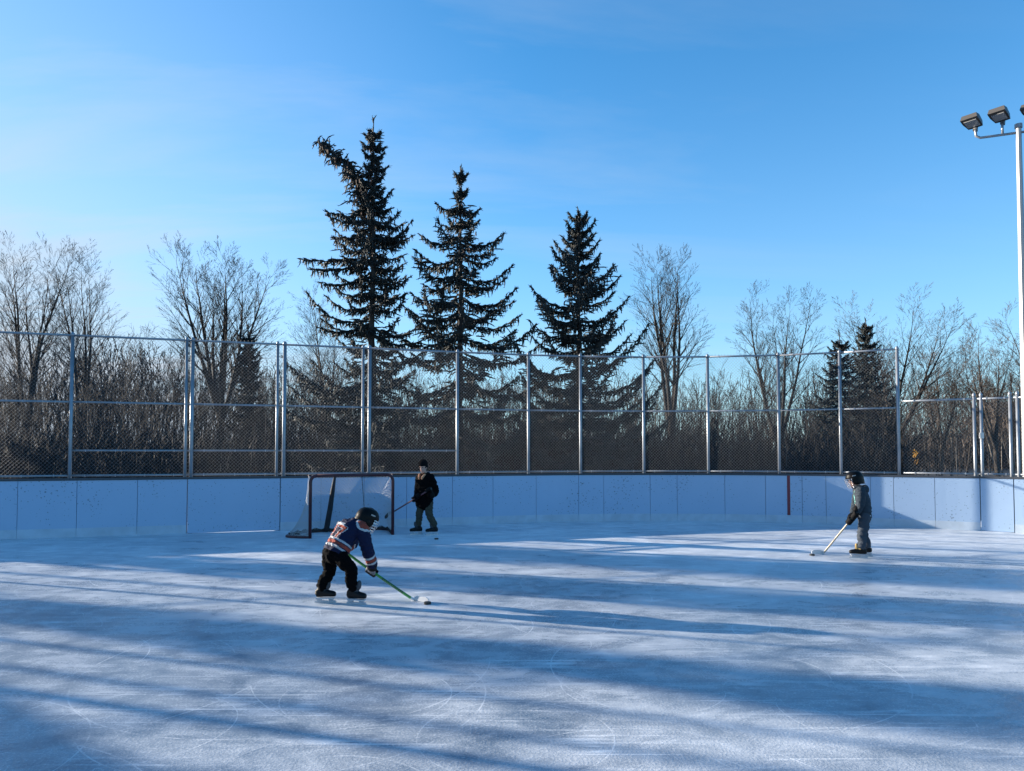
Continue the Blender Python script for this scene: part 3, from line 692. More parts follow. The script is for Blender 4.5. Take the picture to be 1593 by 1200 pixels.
def house(name, base, rz, w, d, h, rh, label, nwin, wallm, roofm, door=True, cat='house', twofloor=False):
    e = empty(name, base, label, cat); e.rotation_euler = (0, 0, rz)
    def part(mb, nm, mt, par=None):
        o = mb.build(nm, mt); o.parent = par or e; return o
    part(MB().box((0, 0, h / 2), (w, d, h)), 'wall', wallm)
    ov = .35; x = w / 2 + ov; y = d / 2 + ov; e0 = h - .05; t = .16
    prof_ = [(-y, e0), (0, h + rh), (y, e0), (y, e0 + t), (0, h + rh + t), (-y, e0 + t)]
    r_ = part(MB().rings([[Vector((sx * x, a, b)) for a, b in prof_] for sx in (-1, 1)], True), 'roof', roofm)
    part(MB().add([(-w / 2 + .01, -d / 2, h), (-w / 2 + .01, d / 2, h), (-w / 2 + .01, 0, h + rh - .05), (-w / 2 + .15, -d / 2, h), (-w / 2 + .15, d / 2, h), (-w / 2 + .15, 0, h + rh - .05)], [(0, 2, 1), (3, 4, 5), (0, 1, 4, 3), (1, 2, 5, 4), (2, 0, 3, 5)]), 'gable', wallm)
    part(MB().add([(w / 2 - .01, -d / 2, h), (w / 2 - .01, d / 2, h), (w / 2 - .01, 0, h + rh - .05), (w / 2 - .15, -d / 2, h), (w / 2 - .15, d / 2, h), (w / 2 - .15, 0, h + rh - .05)], [(0, 1, 2), (3, 5, 4), (0, 3, 4, 1), (1, 4, 5, 2), (2, 5, 3, 0)]), 'gable', wallm)
    if cat == 'house': part(MB().box((w * .22, d * .2, h + rh + .1), (.6, .6, 1.1)), 'chimney', 'brick_wall', r_)
    for fl in ([1.5, 4.1] if twofloor else [h * .52]):
        for i in range(nwin):
            cx = -w / 2 + w * (i + .5) / nwin
            if door and i == nwin // 2 and fl < 2.2:
                dr = part(MB().box((cx, -d / 2 - .03, 1.02), (.95, .08, 2.04)), 'door', 'trim'); part(MB().box((cx + .36, -d / 2 - .09, 1.0), (.05, .05, .14)), 'handle', 'steel', dr); continue
            wn = part(MB().box((cx, -d / 2 - .02, fl), (1.5, .06, 1.25)), 'window', 'trim'); part(MB().box((cx - .36, -d / 2 - .053, fl), (.62, .02, 1.05)), 'pane', 'glass', wn); part(MB().box((cx + .36, -d / 2 - .053, fl), (.62, .02, 1.05)), 'pane', 'glass', wn)
            part(MB().box((cx, -d / 2 - .09, fl - .67), (1.7, .2, .08)), 'sill', 'trim', wn)
    return e
house('brick_house', Vector((pxx(1632) * 72, 72, -.03)), radians(-9), 11, 9, 4.6, 1.9, 'tan brick house with dark roof behind the trees beside the light pole', 4, 'brick_wall', 'roof', True, twofloor=True)
# hut added out of view to cast the shade on the near ice corner
hut_dir = Vector((1, -.62, 0)).normalized()
house('shadow_hut', Vector((-29.0, 13.5, -.03)), math.atan2(hut_dir.y, hut_dir.x), 9, 5, 3.6, 1.75, 'added shadow-casting hut with a dark gable roof beside the long side of the rink', 3, 'trim', 'roof', cat='hut')

# yellow warning sign seen almost edge-on
Ys = 46; b = gx_(1423, Ys); sg0 = empty('warning_sign', b, 'yellow diamond warning sign with tab on a thin post behind the low fence', 'sign')
MB().tube([b, b + Vector((0, 0, 1.70))], .025, 6).build('post', 'galv', sg0)
fn = Vector((-.85, -.53, 0)); sdv = Vector((-.53, .85, 0)); zc = 1.48; o_ = b + fn * .04
MB().rings([[o_ + fn * k + sdv * x + Vector((0, 0, zc + z)) for x, z in ((0, -.31), (.31, 0), (0, .31), (-.31, 0))] for k in (0, .012)]).build('diamond_plate', 'sign_yellow', sg0)
MB().rings([[o_ + fn * k + sdv * x + Vector((0, 0, .95 + z)) for x, z in ((-.25, -.20), (.25, -.20), (.25, .20), (-.25, .20))] for k in (0, .012)]).build('tab_plate', 'sign_yellow', sg0)
Ys = 58; b = gx_(1463, Ys); sg1 = empty('street_sign', b, 'pale street sign plates on a grey post behind the low fence', 'sign')
MB().tube([b, b + Vector((0, 0, 3.25))], .035, 6).build('post', 'galv', sg1)
MB().box(b + Vector((0, -.05, 3.1)), (.40, .02, .22)).build('upper_plate', 'sign_white', sg1); MB().box(b + Vector((0, -.05, 1.25)), (.32, .02, .40)).build('lower_plate', 'sign_white', sg1)

# ------------------------------------------------------------------ goal
gl = Vector((-3.77, 13.50, 0)); gr = Vector((-2.33, 14.12, 0)); GH = 1.17
goal = empty('hockey_goal', (gl + gr) / 2, 'red-framed hockey goal with white net in front of the shaded boards', 'goal')
md = (gr - gl).normalized(); bk = Vector((-md.y, md.x, 0)); GW = (gr - gl).length; up = Vector((0, 0, 1))
rad = .12; pts = [gl, gl + up * (GH - rad)] + [gl + md * (rad - rad * cos(a)) + up * (GH - rad + rad * sin(a)) for a in (.4, .8, 1.2)] + [gl + md * rad + up * GH]
pts2 = [gr - md * rad + up * GH] + [gr - md * (rad - rad * cos(a)) + up * (GH - rad + rad * sin(a)) for a in (1.2, .8, .4)] + [gr + up * (GH - rad), gr]
MB().tube(pts, .03, 10).build('goal_post', 'goal_red', goal, True); MB().tube(pts2, .03, 10).build('goal_post', 'goal_red', goal, True)
MB().tube([gl + md * rad + up * GH, gr - md * rad + up * GH], .0302, 10).build('crossbar', 'goal_red', goal, True)
cb = (gl + gr) / 2
basep = [gl + up * .02, Vector((-4.02, 13.53, .02)), Vector((-4.25, 13.66, .02)), Vector((-4.27, 13.95, .02)), Vector((-4.12, 14.35, .02)), Vector((-3.78, 14.62, .02)), Vector((-3.40, 14.78, .02)), Vector((-3.02, 14.93, .02)), Vector((-2.72, 14.98, .02)), Vector((-2.52, 14.80, .02)), Vector((-2.42, 14.45, .02)), gr + up * .02]
bpath = catmull([basep[0]] + basep + [basep[-1]], 8)
MB().tube(bpath, .024, 8).build('base_frame', 'goal_red', goal, True)
topb = [gl + up * GH, gl + up * GH + bk * .22 + md * .05, cb + up * (GH - .01) + bk * .34, gr + up * GH + bk * .22 - md * .05, gr + up * GH]
tpath = catmull([topb[0]] + topb + [topb[-1]], 10)
MB().tube(tpath, .014, 6).build('top_frame', 'goal_red', goal, True)
def poly_at(P, t):
    L = [0]
    for a, b in zip(P, P[1:]): L.append(L[-1] + (b - a).length)
    s_ = t * L[-1]
    for i in range(len(P) - 1):
        if s_ <= L[i + 1] or i == len(P) - 2: return P[i].lerp(P[i + 1], (s_ - L[i]) / max(1e-6, L[i + 1] - L[i]))
tfull = [gl.lerp(gl + up * GH, i / 6) for i in range(6)] + tpath + [(gr + up * GH).lerp(gr, i / 6) for i in range(1, 7)]
def netp(u, v):
    a = poly_at(tfull, u); b = poly_at(bpath, u); p = a.lerp(b, v); c = Vector((cb.x, cb.y, 0)) + bk * .4
    pull = sin(pi * v) * .10 * min(1, 4 * u * (1 - u) * 2); d = Vector((c.x - p.x, c.y - p.y, 0)); return p + d.normalized() * pull * (.6 + .4 * cos(9 * u)) - up * .0
NU, NV = 62, 21; S = []
grid = [[netp(i / NU, j / NV) for j in range(NV + 1)] for i in range(NU + 1)]
for i in range(NU + 1):
    for j in range(NV):
        if i < NU: S.append((*grid[i][j], *grid[i + 1][j + 1], .0031, .0031))
        if i > 0: S.append((*grid[i][j], *grid[i - 1][j + 1], .0031, .0031))
for i in range(26):                                              # net over the top shelf
    t = i / 25; a = gl.lerp(gr, .05 + .9 * t) + up * GH; b = poly_at(tpath, .12 + .76 * t); S.append((*a, *b, .0026, .0026))
S = np.array(S); off = np.array(world_loc(goal)); S[:, :3] -= off; S[:, 3:6] -= off
o = obj('net', segs_mesh('net', S, 'net_cord'), goal)
# padded centre brace and net skirt along the base
a = poly_at(tpath, .36); b = Vector((-3.74, 14.55, .03)); mid = a.lerp(b, .55) + up * -.06
MB().tube([a, a.lerp(b, .25) - up * .01, mid, a.lerp(b, .85) - up * .03, b], [.022, .042, .052, .055, .05], 8).build('centre_brace', 'goal_pad', goal, True)
MB().tube([poly_at(tpath, .62), poly_at(bpath, .66)], .007, 6).build('net_strap', 'goal_pad', goal)
sk = MB(); n = 60
for i in range(n):
    p, q = poly_at(bpath, i / n), poly_at(bpath, (i + 1) / n)
    h0 = .055 + .02 * sin(i * 1.7); h1 = .055 + .02 * sin((i + 1) * 1.7)
    cdir = (Vector((cb.x, cb.y, 0)) + bk * .4 - p); cdir.z = 0; cdir.normalize(); w_ = cdir * .03
    sk.add([p + w_, q + w_, q + w_ + up * h1, p + w_ + up * h0, p + w_ * 1.3, q + w_ * 1.3, q + w_ * 1.3 + up * h1, p + w_ * 1.3 + up * h0], [(0, 1, 2, 3), (7, 6, 5, 4), (3, 2, 6, 7), (0, 4, 5, 1)])
sk.build('net_skirt', 'goal_pad', goal)

# ------------------------------------------------------------------ pucks and sticks
def puck(loc, label):
    mb = MB(); rs = []
    for z, r_ in ((.0, .034), (.003, .038), (.0225, .038), (.0255, .034)): rs.append([Vector((loc.x + cos(2 * pi * k / 20) * r_, loc.y + sin(2 * pi * k / 20) * r_, .0005 + z)) for k in range(20)])
    o = mb.rings(rs).build('puck', 'rubber'); recentre(o); return tag(o, label, 'puck', 'pucks on the ice')
def stick(top, heel, toe, shaft_mats, blade_mats, label, sag=.0, w=.016, t=.011, blade_h=.055, prints=None, tape_top=None):
    e = empty('hockey_stick', Vector((heel.x, heel.y, min(heel.z, toe.z))), label, 'hockey stick')
    ax = (heel - top).normalized(); side = (toe - heel).normalized(); nrm = ax.cross(side).normalized(); u = nrm.cross(ax).normalized()
    n = 22; cuts = prints or [(0, 1, 0)]; L = (heel - top).length
    def P(q): return top.lerp(heel, q) - Vector((0, 0, 1)) * sag * sin(pi * q)
    def ring(q, s_=1.0): c = P(q); return [c + u * a * w * s_ + nrm * b * t * s_ for a, b in ((1, .5), (.5, 1), (-.5, 1), (-1, .5), (-1, -.5), (-.5, -1), (.5, -1), (1, -.5))]
    mb = MB()
    for a, b, mi in cuts:
        k = max(1, int((b - a) * n)); mb.rings([ring(a + (b - a) * i / k, 1.0 if mi == 0 else 1.015) for i in range(k + 1)], True, mi)
    sh = mb.build('shaft', shaft_mats, e)
    g = MB().rings([ring(-.005, 1.35), ring(.012, 1.4), ring(.02, 1.12), ring(.13, 1.10)]); g.build('grip_tape', tape_top or 'stick_dark', e)
    bl = (toe - heel).length; zb = Vector((0, 0, 1)); up_ = (zb - side * zb.dot(side)).normalized(); bn = side.cross(up_).normalized(); mb = MB(); rs = []; K = 9
    for i in range(K + 1):
        q = i / K; hh = blade_h * (.75 + .25 * min(1, q * 3)) * (1 if q < .85 else (1 - .35 * (q - .85) / .15)); c = heel + side * bl * q + bn * (.03 * bl / .25) * q * q; th = .006
        lo = .0 if q < .9 else blade_h * .25 * (q - .9) / .1
        rs.append([c + up_ * lo + bn * th, c + up_ * lo - bn * th, c + up_ * hh - bn * th, c + up_ * hh + bn * th])
    k = int(K * .55) if len(blade_mats) > 1 else K
    mb.rings(rs[:k + 1], True, 0)
    if k < K: mb.rings([r for r in rs[k:]], True, 1)
    mb.build('blade', blade_mats, e)
    MB().rings([ring(.955, 1.12), ring(1.0, 1.2), [heel + side * .03 + up_ * .0 + nrm * .012 * s1 + up_ * z for s1, z in ((1, .06), (1, .055), (-1, .055), (-1, .06), (-1, .005), (-1, .0), (1, .0), (1, .005))]]).build('hosel', blade_mats[0], e)
    return e

# ------------------------------------------------------------------ people
def remeshed(name, mb, mats, parent, voxel=.009, smooth=4, colfn=None, wrinkle=0.0):
    me = mb.mesh('tmp'); bm = bmesh.new(); bm.from_mesh(me); bmesh.ops.recalc_face_normals(bm, faces=bm.faces); bm.to_mesh(me); bm.free()
    o = bpy.data.objects.new('tmp', me); C.objects.link(o)
    r_ = o.modifiers.new('r', 'REMESH'); r_.mode = 'VOXEL'; r_.voxel_size = voxel
    if smooth: k = o.modifiers.new('s', 'SMOOTH'); k.factor = .5; k.iterations = smooth
    dg = bpy.context.evaluated_depsgraph_get(); me2 = bpy.data.meshes.new_from_object(o.evaluated_get(dg)); bpy.data.objects.remove(o)
    me2.name = name
    if wrinkle:                                                # creases across the cloth
        nn = [v.normal.copy() for v in me2.vertices]
        for v, q in zip(me2.vertices, nn):
            p = v.co; a = mnoise.noise(Vector((p.x * 9, p.y * 9, p.z * 19 + p.x * 7))); b = mnoise.noise(Vector((p.x * 20 + 5, p.y * 20, p.z * 34)))
            v.co = p + q * wrinkle * (.9 - 2.2 * abs(a) - .8 * abs(b))
        me2.update()
    if colfn:
        idx = [colfn(p.center, p.normal) for p in me2.polygons]
    me2.materials.clear()
    for q in (mats if isinstance(mats, list) else [mats]): me2.materials.append(M[q])
    if colfn: me2.polygons.foreach_set('material_index', idx)
    me2.polygons.foreach_set('use_smooth', [True] * len(me2.polygons))
    if parent is not None: me2.transform(Matrix.Translation(-world_loc(parent)))
    ob = bpy.data.objects.new(name, me2); C.objects.link(ob); ob.parent = parent; return ob
def limb(mb, pts, rad, n=12, mi=0, k=5):                         # smoothed limb through joints
    P = [Vector(p) for p in pts]; Q = catmull([P[0]] + P + [P[-1]], k); m_ = len(Q) - 1; R = []
    for i in range(len(Q)):
        t = i / m_ * (len(P) - 1); j = min(int(t), len(P) - 2); R.append(rad[j] + (rad[j + 1] - rad[j]) * (t - j))
    mb.tube(Q, R, n, mi, True)
def frame(fwd, up_=Vector((0, 0, 1))):
    f = fwd.normalized(); l = up_.cross(f).normalized(); u = f.cross(l).normalized(); return f, l, u
def head_shape(mb, c, fr, k=1.0):                                # skull, jaw, nose, ears; c = centre between the eyes' level
    f, l, u = fr
    mb.ball(c + u * .025 * k, (f * .088 * k, l * .070 * k, u * .090 * k)); mb.ball(c + f * .018 * k - u * .055 * k, (f * .062 * k, l * .052 * k, u * .062 * k))
    mb.ball(c + f * .062 * k - u * .098 * k, (f * .022 * k, l * .026 * k, u * .020 * k))
    mb.loft([(c + f * .080 * k + u * .0 * k, l * .008 * k, u * .012 * k), (c + f * .092 * k - u * .018 * k, l * .010 * k, u * .010 * k), (c + f * .100 * k - u * .034 * k, l * .014 * k, u * .010 * k), (c + f * .075 * k - u * .044 * k, l * .012 * k, u * .006 * k)], 8)
    for s_ in (-1, 1): mb.ball(c + l * .071 * k * s_ - u * .015 * k - f * .005 * k, (f * .018 * k, l * .009 * k, u * .03 * k), 8, 6)
def face_parts(c, fr, parent, k=1.0):
    f, l, u = fr
    for s_ in (-1, 1): MB().ball(c + f * .079 * k + l * .031 * k * s_ + u * .002 * k, (f * .010 * k, l * .013 * k, u * .008 * k), 8, 6).build('eye', 'eye', parent, True)
    MB().ball(c + f * .077 * k - u * .068 * k, (f * .008 * k, l * .024 * k, u * .007 * k), 8, 6).build('mouth', 'lip', parent, True)
def helmet(c, fr, parent, k=1.0, cage=True, matn='helmet_black'):
    f, l, u = fr; N = 28; K = 9; rs = []
    for j in range(K + 1):
        row = []
        for i in range(N):
            az = 2 * pi * i / N; ca = cos(az)                    # az 0 = forehead
            low = .030 if ca > .75 else (.030 - .095 * min(1, (.75 - ca) / .35) if ca > .4 else -.065 - .02 * max(0, -ca))
            top = .135; rr = 1.0; zz2 = top + (low - top) * (j / K) ** 1.0
            q = max(0., min(1., (zz2 - .02) / .115)); w = (1 - q ** 2.4) ** .5 if q < 1 else .0
            w = max(w, .05); bulge = 1 + .035 * (1 if (j % 3 == 1) else 0) * (1 if abs(sin(az)) > .3 else .3)
            x = .118 * w * bulge * (1.0 if ca > 0 else 1.06); y = .100 * w * bulge
            row.append(c + f * x * ca * k + l * y * sin(az) * k + u * zz2 * k)
        rs.append(row)
    mb = MB(); mb.rings(rs, False); mb.add(rs[0], [tuple(range(N))]); h = mb.build('helmet', matn, parent, True)
    sd = h.modifiers.new('thick', 'SOLIDIFY'); sd.thickness = .011 * k; sd.offset = 1
    MB().box(c - f * .128 * k + u * .02 * k, (.012 * k, .05 * k, .035 * k), Matrix((f, l, u)).transposed()).build('helmet_spot', 'helmet_mark', h)  # pale patch on the back of the shell
    for s_ in (-1, 1):
        MB().ball(c + l * s_ * .105 * k - u * .02 * k, (f * .034 * k, l * .012 * k, u * .040 * k), 10, 7).build('ear_guard', matn, h, True)
        MB().box(c + f * .03 * k + l * s_ * .108 * k + u * .075 * k, (.05 * k, .006, .014 * k), Matrix((f, l, u)).transposed()).build('side_spot', 'helmet_mark', h)  # pale bar on each side of the shell
        MB().tube([c + l * s_ * .098 * k - u * .05 * k, c + l * s_ * .075 * k - u * .10 * k + f * .02 * k, c - u * .128 * k + f * .045 * k], .005 * k, 6).build('chin_strap', matn, h)
    if cage:
        cg = MB()
        def cp(az, z): w = .128 * (1 - .25 * max(0, -z - .02) / .1); return c + f * (w * cos(az) + .018) * k + l * .112 * sin(az) * (1 - .2 * max(0, -z) / .1) * k + u * z * k
        for z in (.03, .0, -.03, -.06, -.09, -.115): cg.tube([cp(a, z) for a in np.linspace(-1.2, 1.2, 9)], .0032 * k, 5)
        for a in (-1.1, -.75, -.4, 0, .4, .75, 1.1): cg.tube([cp(a, z) for z in (.035, -.03, -.08, -.118)], .0032 * k, 5)
        cg.build('face_cage', 'steel', h)
    return h
def glove(name, grip, s_, wrist, mats, parent, k=1.0, flip=1, voxel=.006, white=False):
    """padded glove closed round a shaft: grip = point on the shaft, s_ = shaft direction, wrist = end of forearm"""
    s_ = s_.normalized(); d = wrist - grip; d = (d - s_ * d.dot(s_)).normalized(); t = s_.cross(d) * flip; mb = MB(); pal = grip + d * .030 * k + t * .014 * k
    wr = wrist
    mb.loft([(wr, s_ * .036 * k, t * .036 * k), (wr.lerp(pal, .35), s_ * .046 * k, t * .040 * k), (wr.lerp(pal, .6), s_ * .044 * k, t * .030 * k), (pal, s_ * .046 * k, t * .022 * k)], 12)
    for i, (o, ln) in enumerate(((-.036, 3.5), (-.012, 3.8), (.012, 3.7), (.034, 3.2))):   # four fingers curl round the shaft
        R = (.032 - .002 * (i == 3)) * k; pts = []
        for q in range(7):
            a = -.5 + ln * q / 6; pts.append(grip + s_ * o * k + (t * cos(a) * 1.0 + d * -sin(a)) * R)
        mb.tube([pal + s_ * o * k] + pts, [.015 * k] * 3 + [.0145 * k] * 3 + [.012 * k] * 2, 8, 0, True)
    th = [wr.lerp(pal, .55) - s_ * .034 * k - t * .006 * k, grip - s_ * .050 * k + d * .020 * k - t * .022 * k, grip - s_ * .054 * k - d * .010 * k - t * .030 * k, grip - s_ * .046 * k - d * .030 * k - t * .012 * k]
    limb(mb, th, [.017 * k, .0155 * k, .014 * k, .010 * k], 8)
    limb(mb, [wr + (wr - pal).normalized() * .03 * k, wr], [.046 * k, .046 * k], 12)
    cf = (lambda p, n: 1 if (.025 < (p - grip).dot(d) < .06 * k and (p - grip).dot(t) > .012) else 0) if white else None
    return remeshed(name, mb, mats, parent, voxel, 2, cf)
def skate(ankle, toe_dir, zblade, parent, L=.24, tongue='boot_grey', side_tilt=0.0, bootmats=('boot_black', 'boot_grey'), heel_back=.30):
    f = Vector((toe_dir.x, toe_dir.y, 0)).normalized(); l = Vector((-f.y, f.x, 0)); u = Vector((0, 0, 1)); sole = zblade + .062
    heel = Vector((ankle.x, ankle.y, 0)) - f * L * heel_back; mb = MB()
    def fp(x, z): return heel + f * x * L + u * (sole + z)
    rows = [(0.02, .03, .030, .028), (.12, .045, .036, .045), (.30, .055, .037, .055), (.48, .048, .040, .046), (.68, .038, .043, .036), (.86, .034, .041, .032), (.97, .030, .030, .026), (1.0, .028, .015, .012)]
    mb.loft([(fp(x, z), l * w, u * h) for x, z, w, h in rows], 12)
    aT = Vector((ankle.x, ankle.y, ankle.z)); mb.loft([(fp(.20, .03), f * .058, l * .036), (fp(.22, .075), f * .055, l * .038), (aT + f * .0 + u * (-.01), f * .052, l * .045), (aT + u * .035 + f * .004, f * .055, l * .049)], 12)
    bt = remeshed('skate', mb, list(bootmats), parent, .007, 2, lambda p, n: 1 if ((p - fp(.3, .06)).dot(f) > -.01 and (p - fp(.3, .06)).dot(f) < .06 and n.dot(f) > .25 and n.z > -.2 and p.z > sole + .05) or (p - fp(0, 0)).z < -.0 else 0)
    tg = MB(); limb(tg, [fp(.56, .07), fp(.44, .105), aT + f * .062 + u * .01, aT + f * .070 + u * .06], [.018, .026, .028, .022]); remeshed('tongue', tg, bootmats[1], bt, .007, 1)
    hm = MB()
    hm.box(fp(.47, -.010), (L * .92, .052, .012), Matrix((f, l, u)).transposed())
    for x, w in ((.18, .30), (.76, .26)):
        a = fp(x, -.016); hm.rings([[a + f * L * w * .5 * sx + l * .020 * sy for sx, sy in ((1, 1), (-1, 1), (-1, -1), (1, -1))], [a + f * L * w * .33 * sx + l * .009 * sy - u * .028 for sx, sy in ((1, 1), (-1, 1), (-1, -1), (1, -1))]])
    hm.box(fp(.47, -.044), (L * 1.0, .014, .014), Matrix((f, l, u)).transposed())
    hm.build('blade_holder', 'holder_white', bt)
    rb = [(-.06, -.046), (-.08, -.055), (-.02, -.0645), (.20, -.0655), (.75, -.0655), (.98, -.062), (1.03, -.052), (1.01, -.046)]
    MB().rings([[fp(x, z) + l * s1 * .002 for x, z in rb] for s1 in (-1, 1)]).build('blade', 'steel', bt)
    return bt

# --- the child in the team jersey, bent over the stick
FK = Vector((.80, .60, 0)); RK = Vector((.60, -.80, 0)); up = Vector((0, 0, 1))
kb = ground(528, 937)
kid = empty('person', kb, 'child in navy and orange striped hockey jersey and black helmet leaning over a green stick', 'person')
hip = at(521, 860, 7.78); neck = at(551, 813, 7.92)
sR = at(563, 826, 7.83); sL = neck - RK * .13 - up * .08
eR = at(571, 853, 7.84); wR = at(578.5, 877, 7.92); eL = at(548, 846, 8.20); wL = at(536, 853, 8.12)
hR = at(528.5, 865, 7.72); hL = at(513, 865, 7.84); kR = at(545, 887, 7.70); kL = at(512, 889, 7.82); aR = at(549.5, 914.5, 7.72); aL = at(501, 914.5, 7.80)
hf = Vector((.86, .30, -.42)).normalized(); hfr = frame(hf, Vector((.30, .10, .95))); hc = at(570.5, 809, 8.0)
mb = MB(); head_shape(mb, hc, hfr, .94); limb(mb, [neck - up * .01, hc - hfr[2] * .06 - hfr[0] * .02], [.05, .047])
limb(mb, [hip, hip.lerp(neck, .55), neck - up * .02], [.10, .11, .07]); limb(mb, [sR, eR, wR], [.04, .034, .028]); limb(mb, [sL, eL, wL], [.04, .034, .028]); limb(mb, [neck - up * .03, sR], [.05, .045]); limb(mb, [neck - up * .03, sL], [.05, .045])
limb(mb, [hip - up * .02, hR, kR, aR], [.08, .06, .045, .035]); limb(mb, [hip - up * .02, hL, kL, aL], [.08, .06, .045, .035])
remeshed('body', mb, 'skin', kid, .012, 2); face_parts(hc, hfr, kid, .94)
helmet(hc, hfr, kid, .98, True)
a_ax = (neck - hip).normalized(); u_ax = (RK - a_ax * RK.dot(a_ax)).normalized(); v_ax = a_ax.cross(u_ax); TL = (neck - hip).length
mb = MB()
rows = [(-.015, .162, .125, 0), (.03, .165, .128, 0), (.12, .155, .125, -.005), (.22, .160, .125, -.012), (.30, .165, .118, -.014), (.36, .135, .095, -.01), (TL - .005, .075, .068, 0), (TL + .03, .062, .058, .01)]
mb.loft([(hip + a_ax * z + v_ax * o, u_ax * w, v_ax * d) for z, w, d, o in rows], 24)
shR = neck.lerp(sR, .55) - up * .01; limb(mb, [shR, sR, eR, wR], [.085, .080, .066, .058]); limb(mb, [neck.lerp(sL, .5), sL, eL, wL], [.085, .080, .066, .056])
for i in range(7):                                               # loose folds
    p = hip + a_ax * (.05 + .04 * i) + u_ax * (.10 - .03 * i); limb(mb, [p + v_ax * -.085 - u_ax * .06, p - v_ax * .108, p - v_ax * .085 + u_ax * .07], [.012, .02, .012])
def seg_t(p, a, b): d = b - a; t = (p - a).dot(d) / d.length_squared; return t, (p - (a + d * max(0, min(1, t)))).length
def poly_d(p, pts): return min((lambda a, b: (lambda d, t: (p - (a + d * max(0, min(1, t)))).length)((b - a), (p - a).dot(b - a) / max(1e-9, (b - a).length_squared)))(Vector(a), Vector(b)) for a, b in zip(pts, pts[1:]))
nine = [Vector((-.065 + .042 * cos(a), .225 + .036 * sin(a))) for a in np.linspace(-.2, 6.1, 15)] + [Vector((-.023, .225)), Vector((-.026, .165)), Vector((-.06, .135)), Vector((-.105, .145))]
seven = [Vector((.026, .258)), Vector((.122, .258)), Vector((.110, .225)), Vector((.070, .17)), Vector((.058, .132))]
def jersey_col(p, n):
    t, d = seg_t(p, eR, wR); t2, d2 = seg_t(p, eL, wL)
    for tt, dd, a, b in ((t, d, eR, wR), (t2, d2, eL, wL)):
        if dd < .085 and tt > .12:
            z = (1 - tt) * (b - a).length
            if .015 < z < .040 or .085 < z < .108: return 2
            if .046 < z < .079: return 1
            return 0
    w = p - hip; z = w.dot(a_ax); x = w.dot(u_ax); y = w.dot(v_ax)
    ds = (p - (sR + up * .045 + FK * .02)).length; ds2 = (p - (sL + up * .045 + FK * .02)).length; dm = min(ds, ds2)
    if z < .17:
        if .028 < z < .050 or .105 < z < .127: return 2
        if .060 < z < .095: return 1
    if y < 0 and n.dot(v_ax) < -.05 and .09 < z < .30 and abs(x) < .15:
        q = Vector((x * 1.0, z)); dd = min(poly_d(q, nine), poly_d(q, seven))
        if dd < .0150: return 1
        if dd < .0215: return 2
    if y < 0 and .275 < z < .305 and abs(x) < .085: return 2
    if dm < .082 and z > .2: return 1
    if dm < .096 and z > .2: return 2
    return 0
remeshed('jersey', mb, ['jersey_navy', 'jersey_orange', 'jersey_white'], kid, .0065, 3, jersey_col, .011)
mb = MB(); limb(mb, [hip + up * .03, hip - up * .01], [.115, .115])
for h_, k_, a_ in ((hR, kR, aR), (hL, kL, aL)):
    limb(mb, [h_ + up * .03, h_.lerp(k_, .5), k_ + FK * .01, k_.lerp(a_, .55) - FK * .012, a_ + up * .03, a_ + up * .012], [.082, .074, .064, .058, .054, .056])
    for q in (.25, .5, .75, .9): c = k_.lerp(a_, q); mb.ball(c + Vector((random.Random(q).uniform(-.01, .01), 0, 0)), (FK * .062, RK * .060, up * .018), 12, 6)
remeshed('trousers', mb, 'pants_black', kid, .008, 2, None, .012)
hs1 = ground(645, 935.0); ht1 = ground(669, 938.2); st_top = at(523, 848, 8.16)
grR = st_top.lerp(hs1, .47); grL = st_top.lerp(hs1, .08); sdir = (hs1 - st_top).normalized()
glove('glove', grR, sdir, grR + (wR - grR).normalized() * .105, ['glove_black', 'glove_white'], kid, 1.28, 1, .006, True)
glove('glove', grL, sdir, grL + (wL + up * .03 - grL).normalized() * .08, ['glove_black', 'glove_white'], kid, 1.0, -1, .006, True)
skate(aR, Vector((.97, -.22, 0)), ground(558, 939).z + .0, kid, .215); skate(aL, Vector((.98, .05, 0)), 0.0, kid, .215)
cuts = [(0, .60, 0)] + [(.60 + .022 * i, .60 + .022 * i + .014, 1) for i in range(12)] + [(.60 + .022 * i + .014, .60 + .022 * (i + 1), 0) for i in range(12)] + [(.60 + .022 * 12, 1, 0)]
stick(st_top, hs1 + up * .004, ht1 + up * .004, ['stick_green', 'stick_print'], ['tape_white'], 'bright green hockey stick with white blade held by the child in the striped jersey', .012, prints=cuts)
pk = ground(665, 940.2); puck(pk, 'black puck against the white blade of the green stick')

# --- the one in the black coat by the goal
F2 = Vector((-.62, -.78, 0)).normalized(); R2 = Vector((-F2.y, F2.x, 0)) * -1; R2 = Vector((-.78, .62, 0))
pb = ground(659, 831.5)
per2 = empty('person', pb, 'person in black coat, black knit cap and olive trousers standing beside the goal', 'person')
Yp = 14.12
hip = at(660, 781, Yp); neck = at(661.5, 738.5, Yp); hc = at(658.5, 726.5, Yp - .05)
hfr = frame(Vector((-.38, -.90, -.14)), Vector((0, 0, 1)))
sR = at(653, 744.5, Yp + .09); sL = at(670, 744.5, Yp - .09); eR = at(650.5, 763, Yp - .02); wR = at(648.5, 772.5, Yp - .12); eL = at(677, 765, Yp - .06); wL = at(668.5, 770, Yp - .26)
hR = at(655.5, 784, Yp + .05); hL = at(666, 784, Yp - .05); kR = at(653, 799, Yp - .02); kL = at(668.5, 800, Yp - .10); aR = at(651, 818, Yp + .02); aL = at(675.5, 819, Yp - .06)
mb = MB(); head_shape(mb, hc, hfr, 1.0); limb(mb, [neck - up * .03, hc - up * .06], [.055, .05])
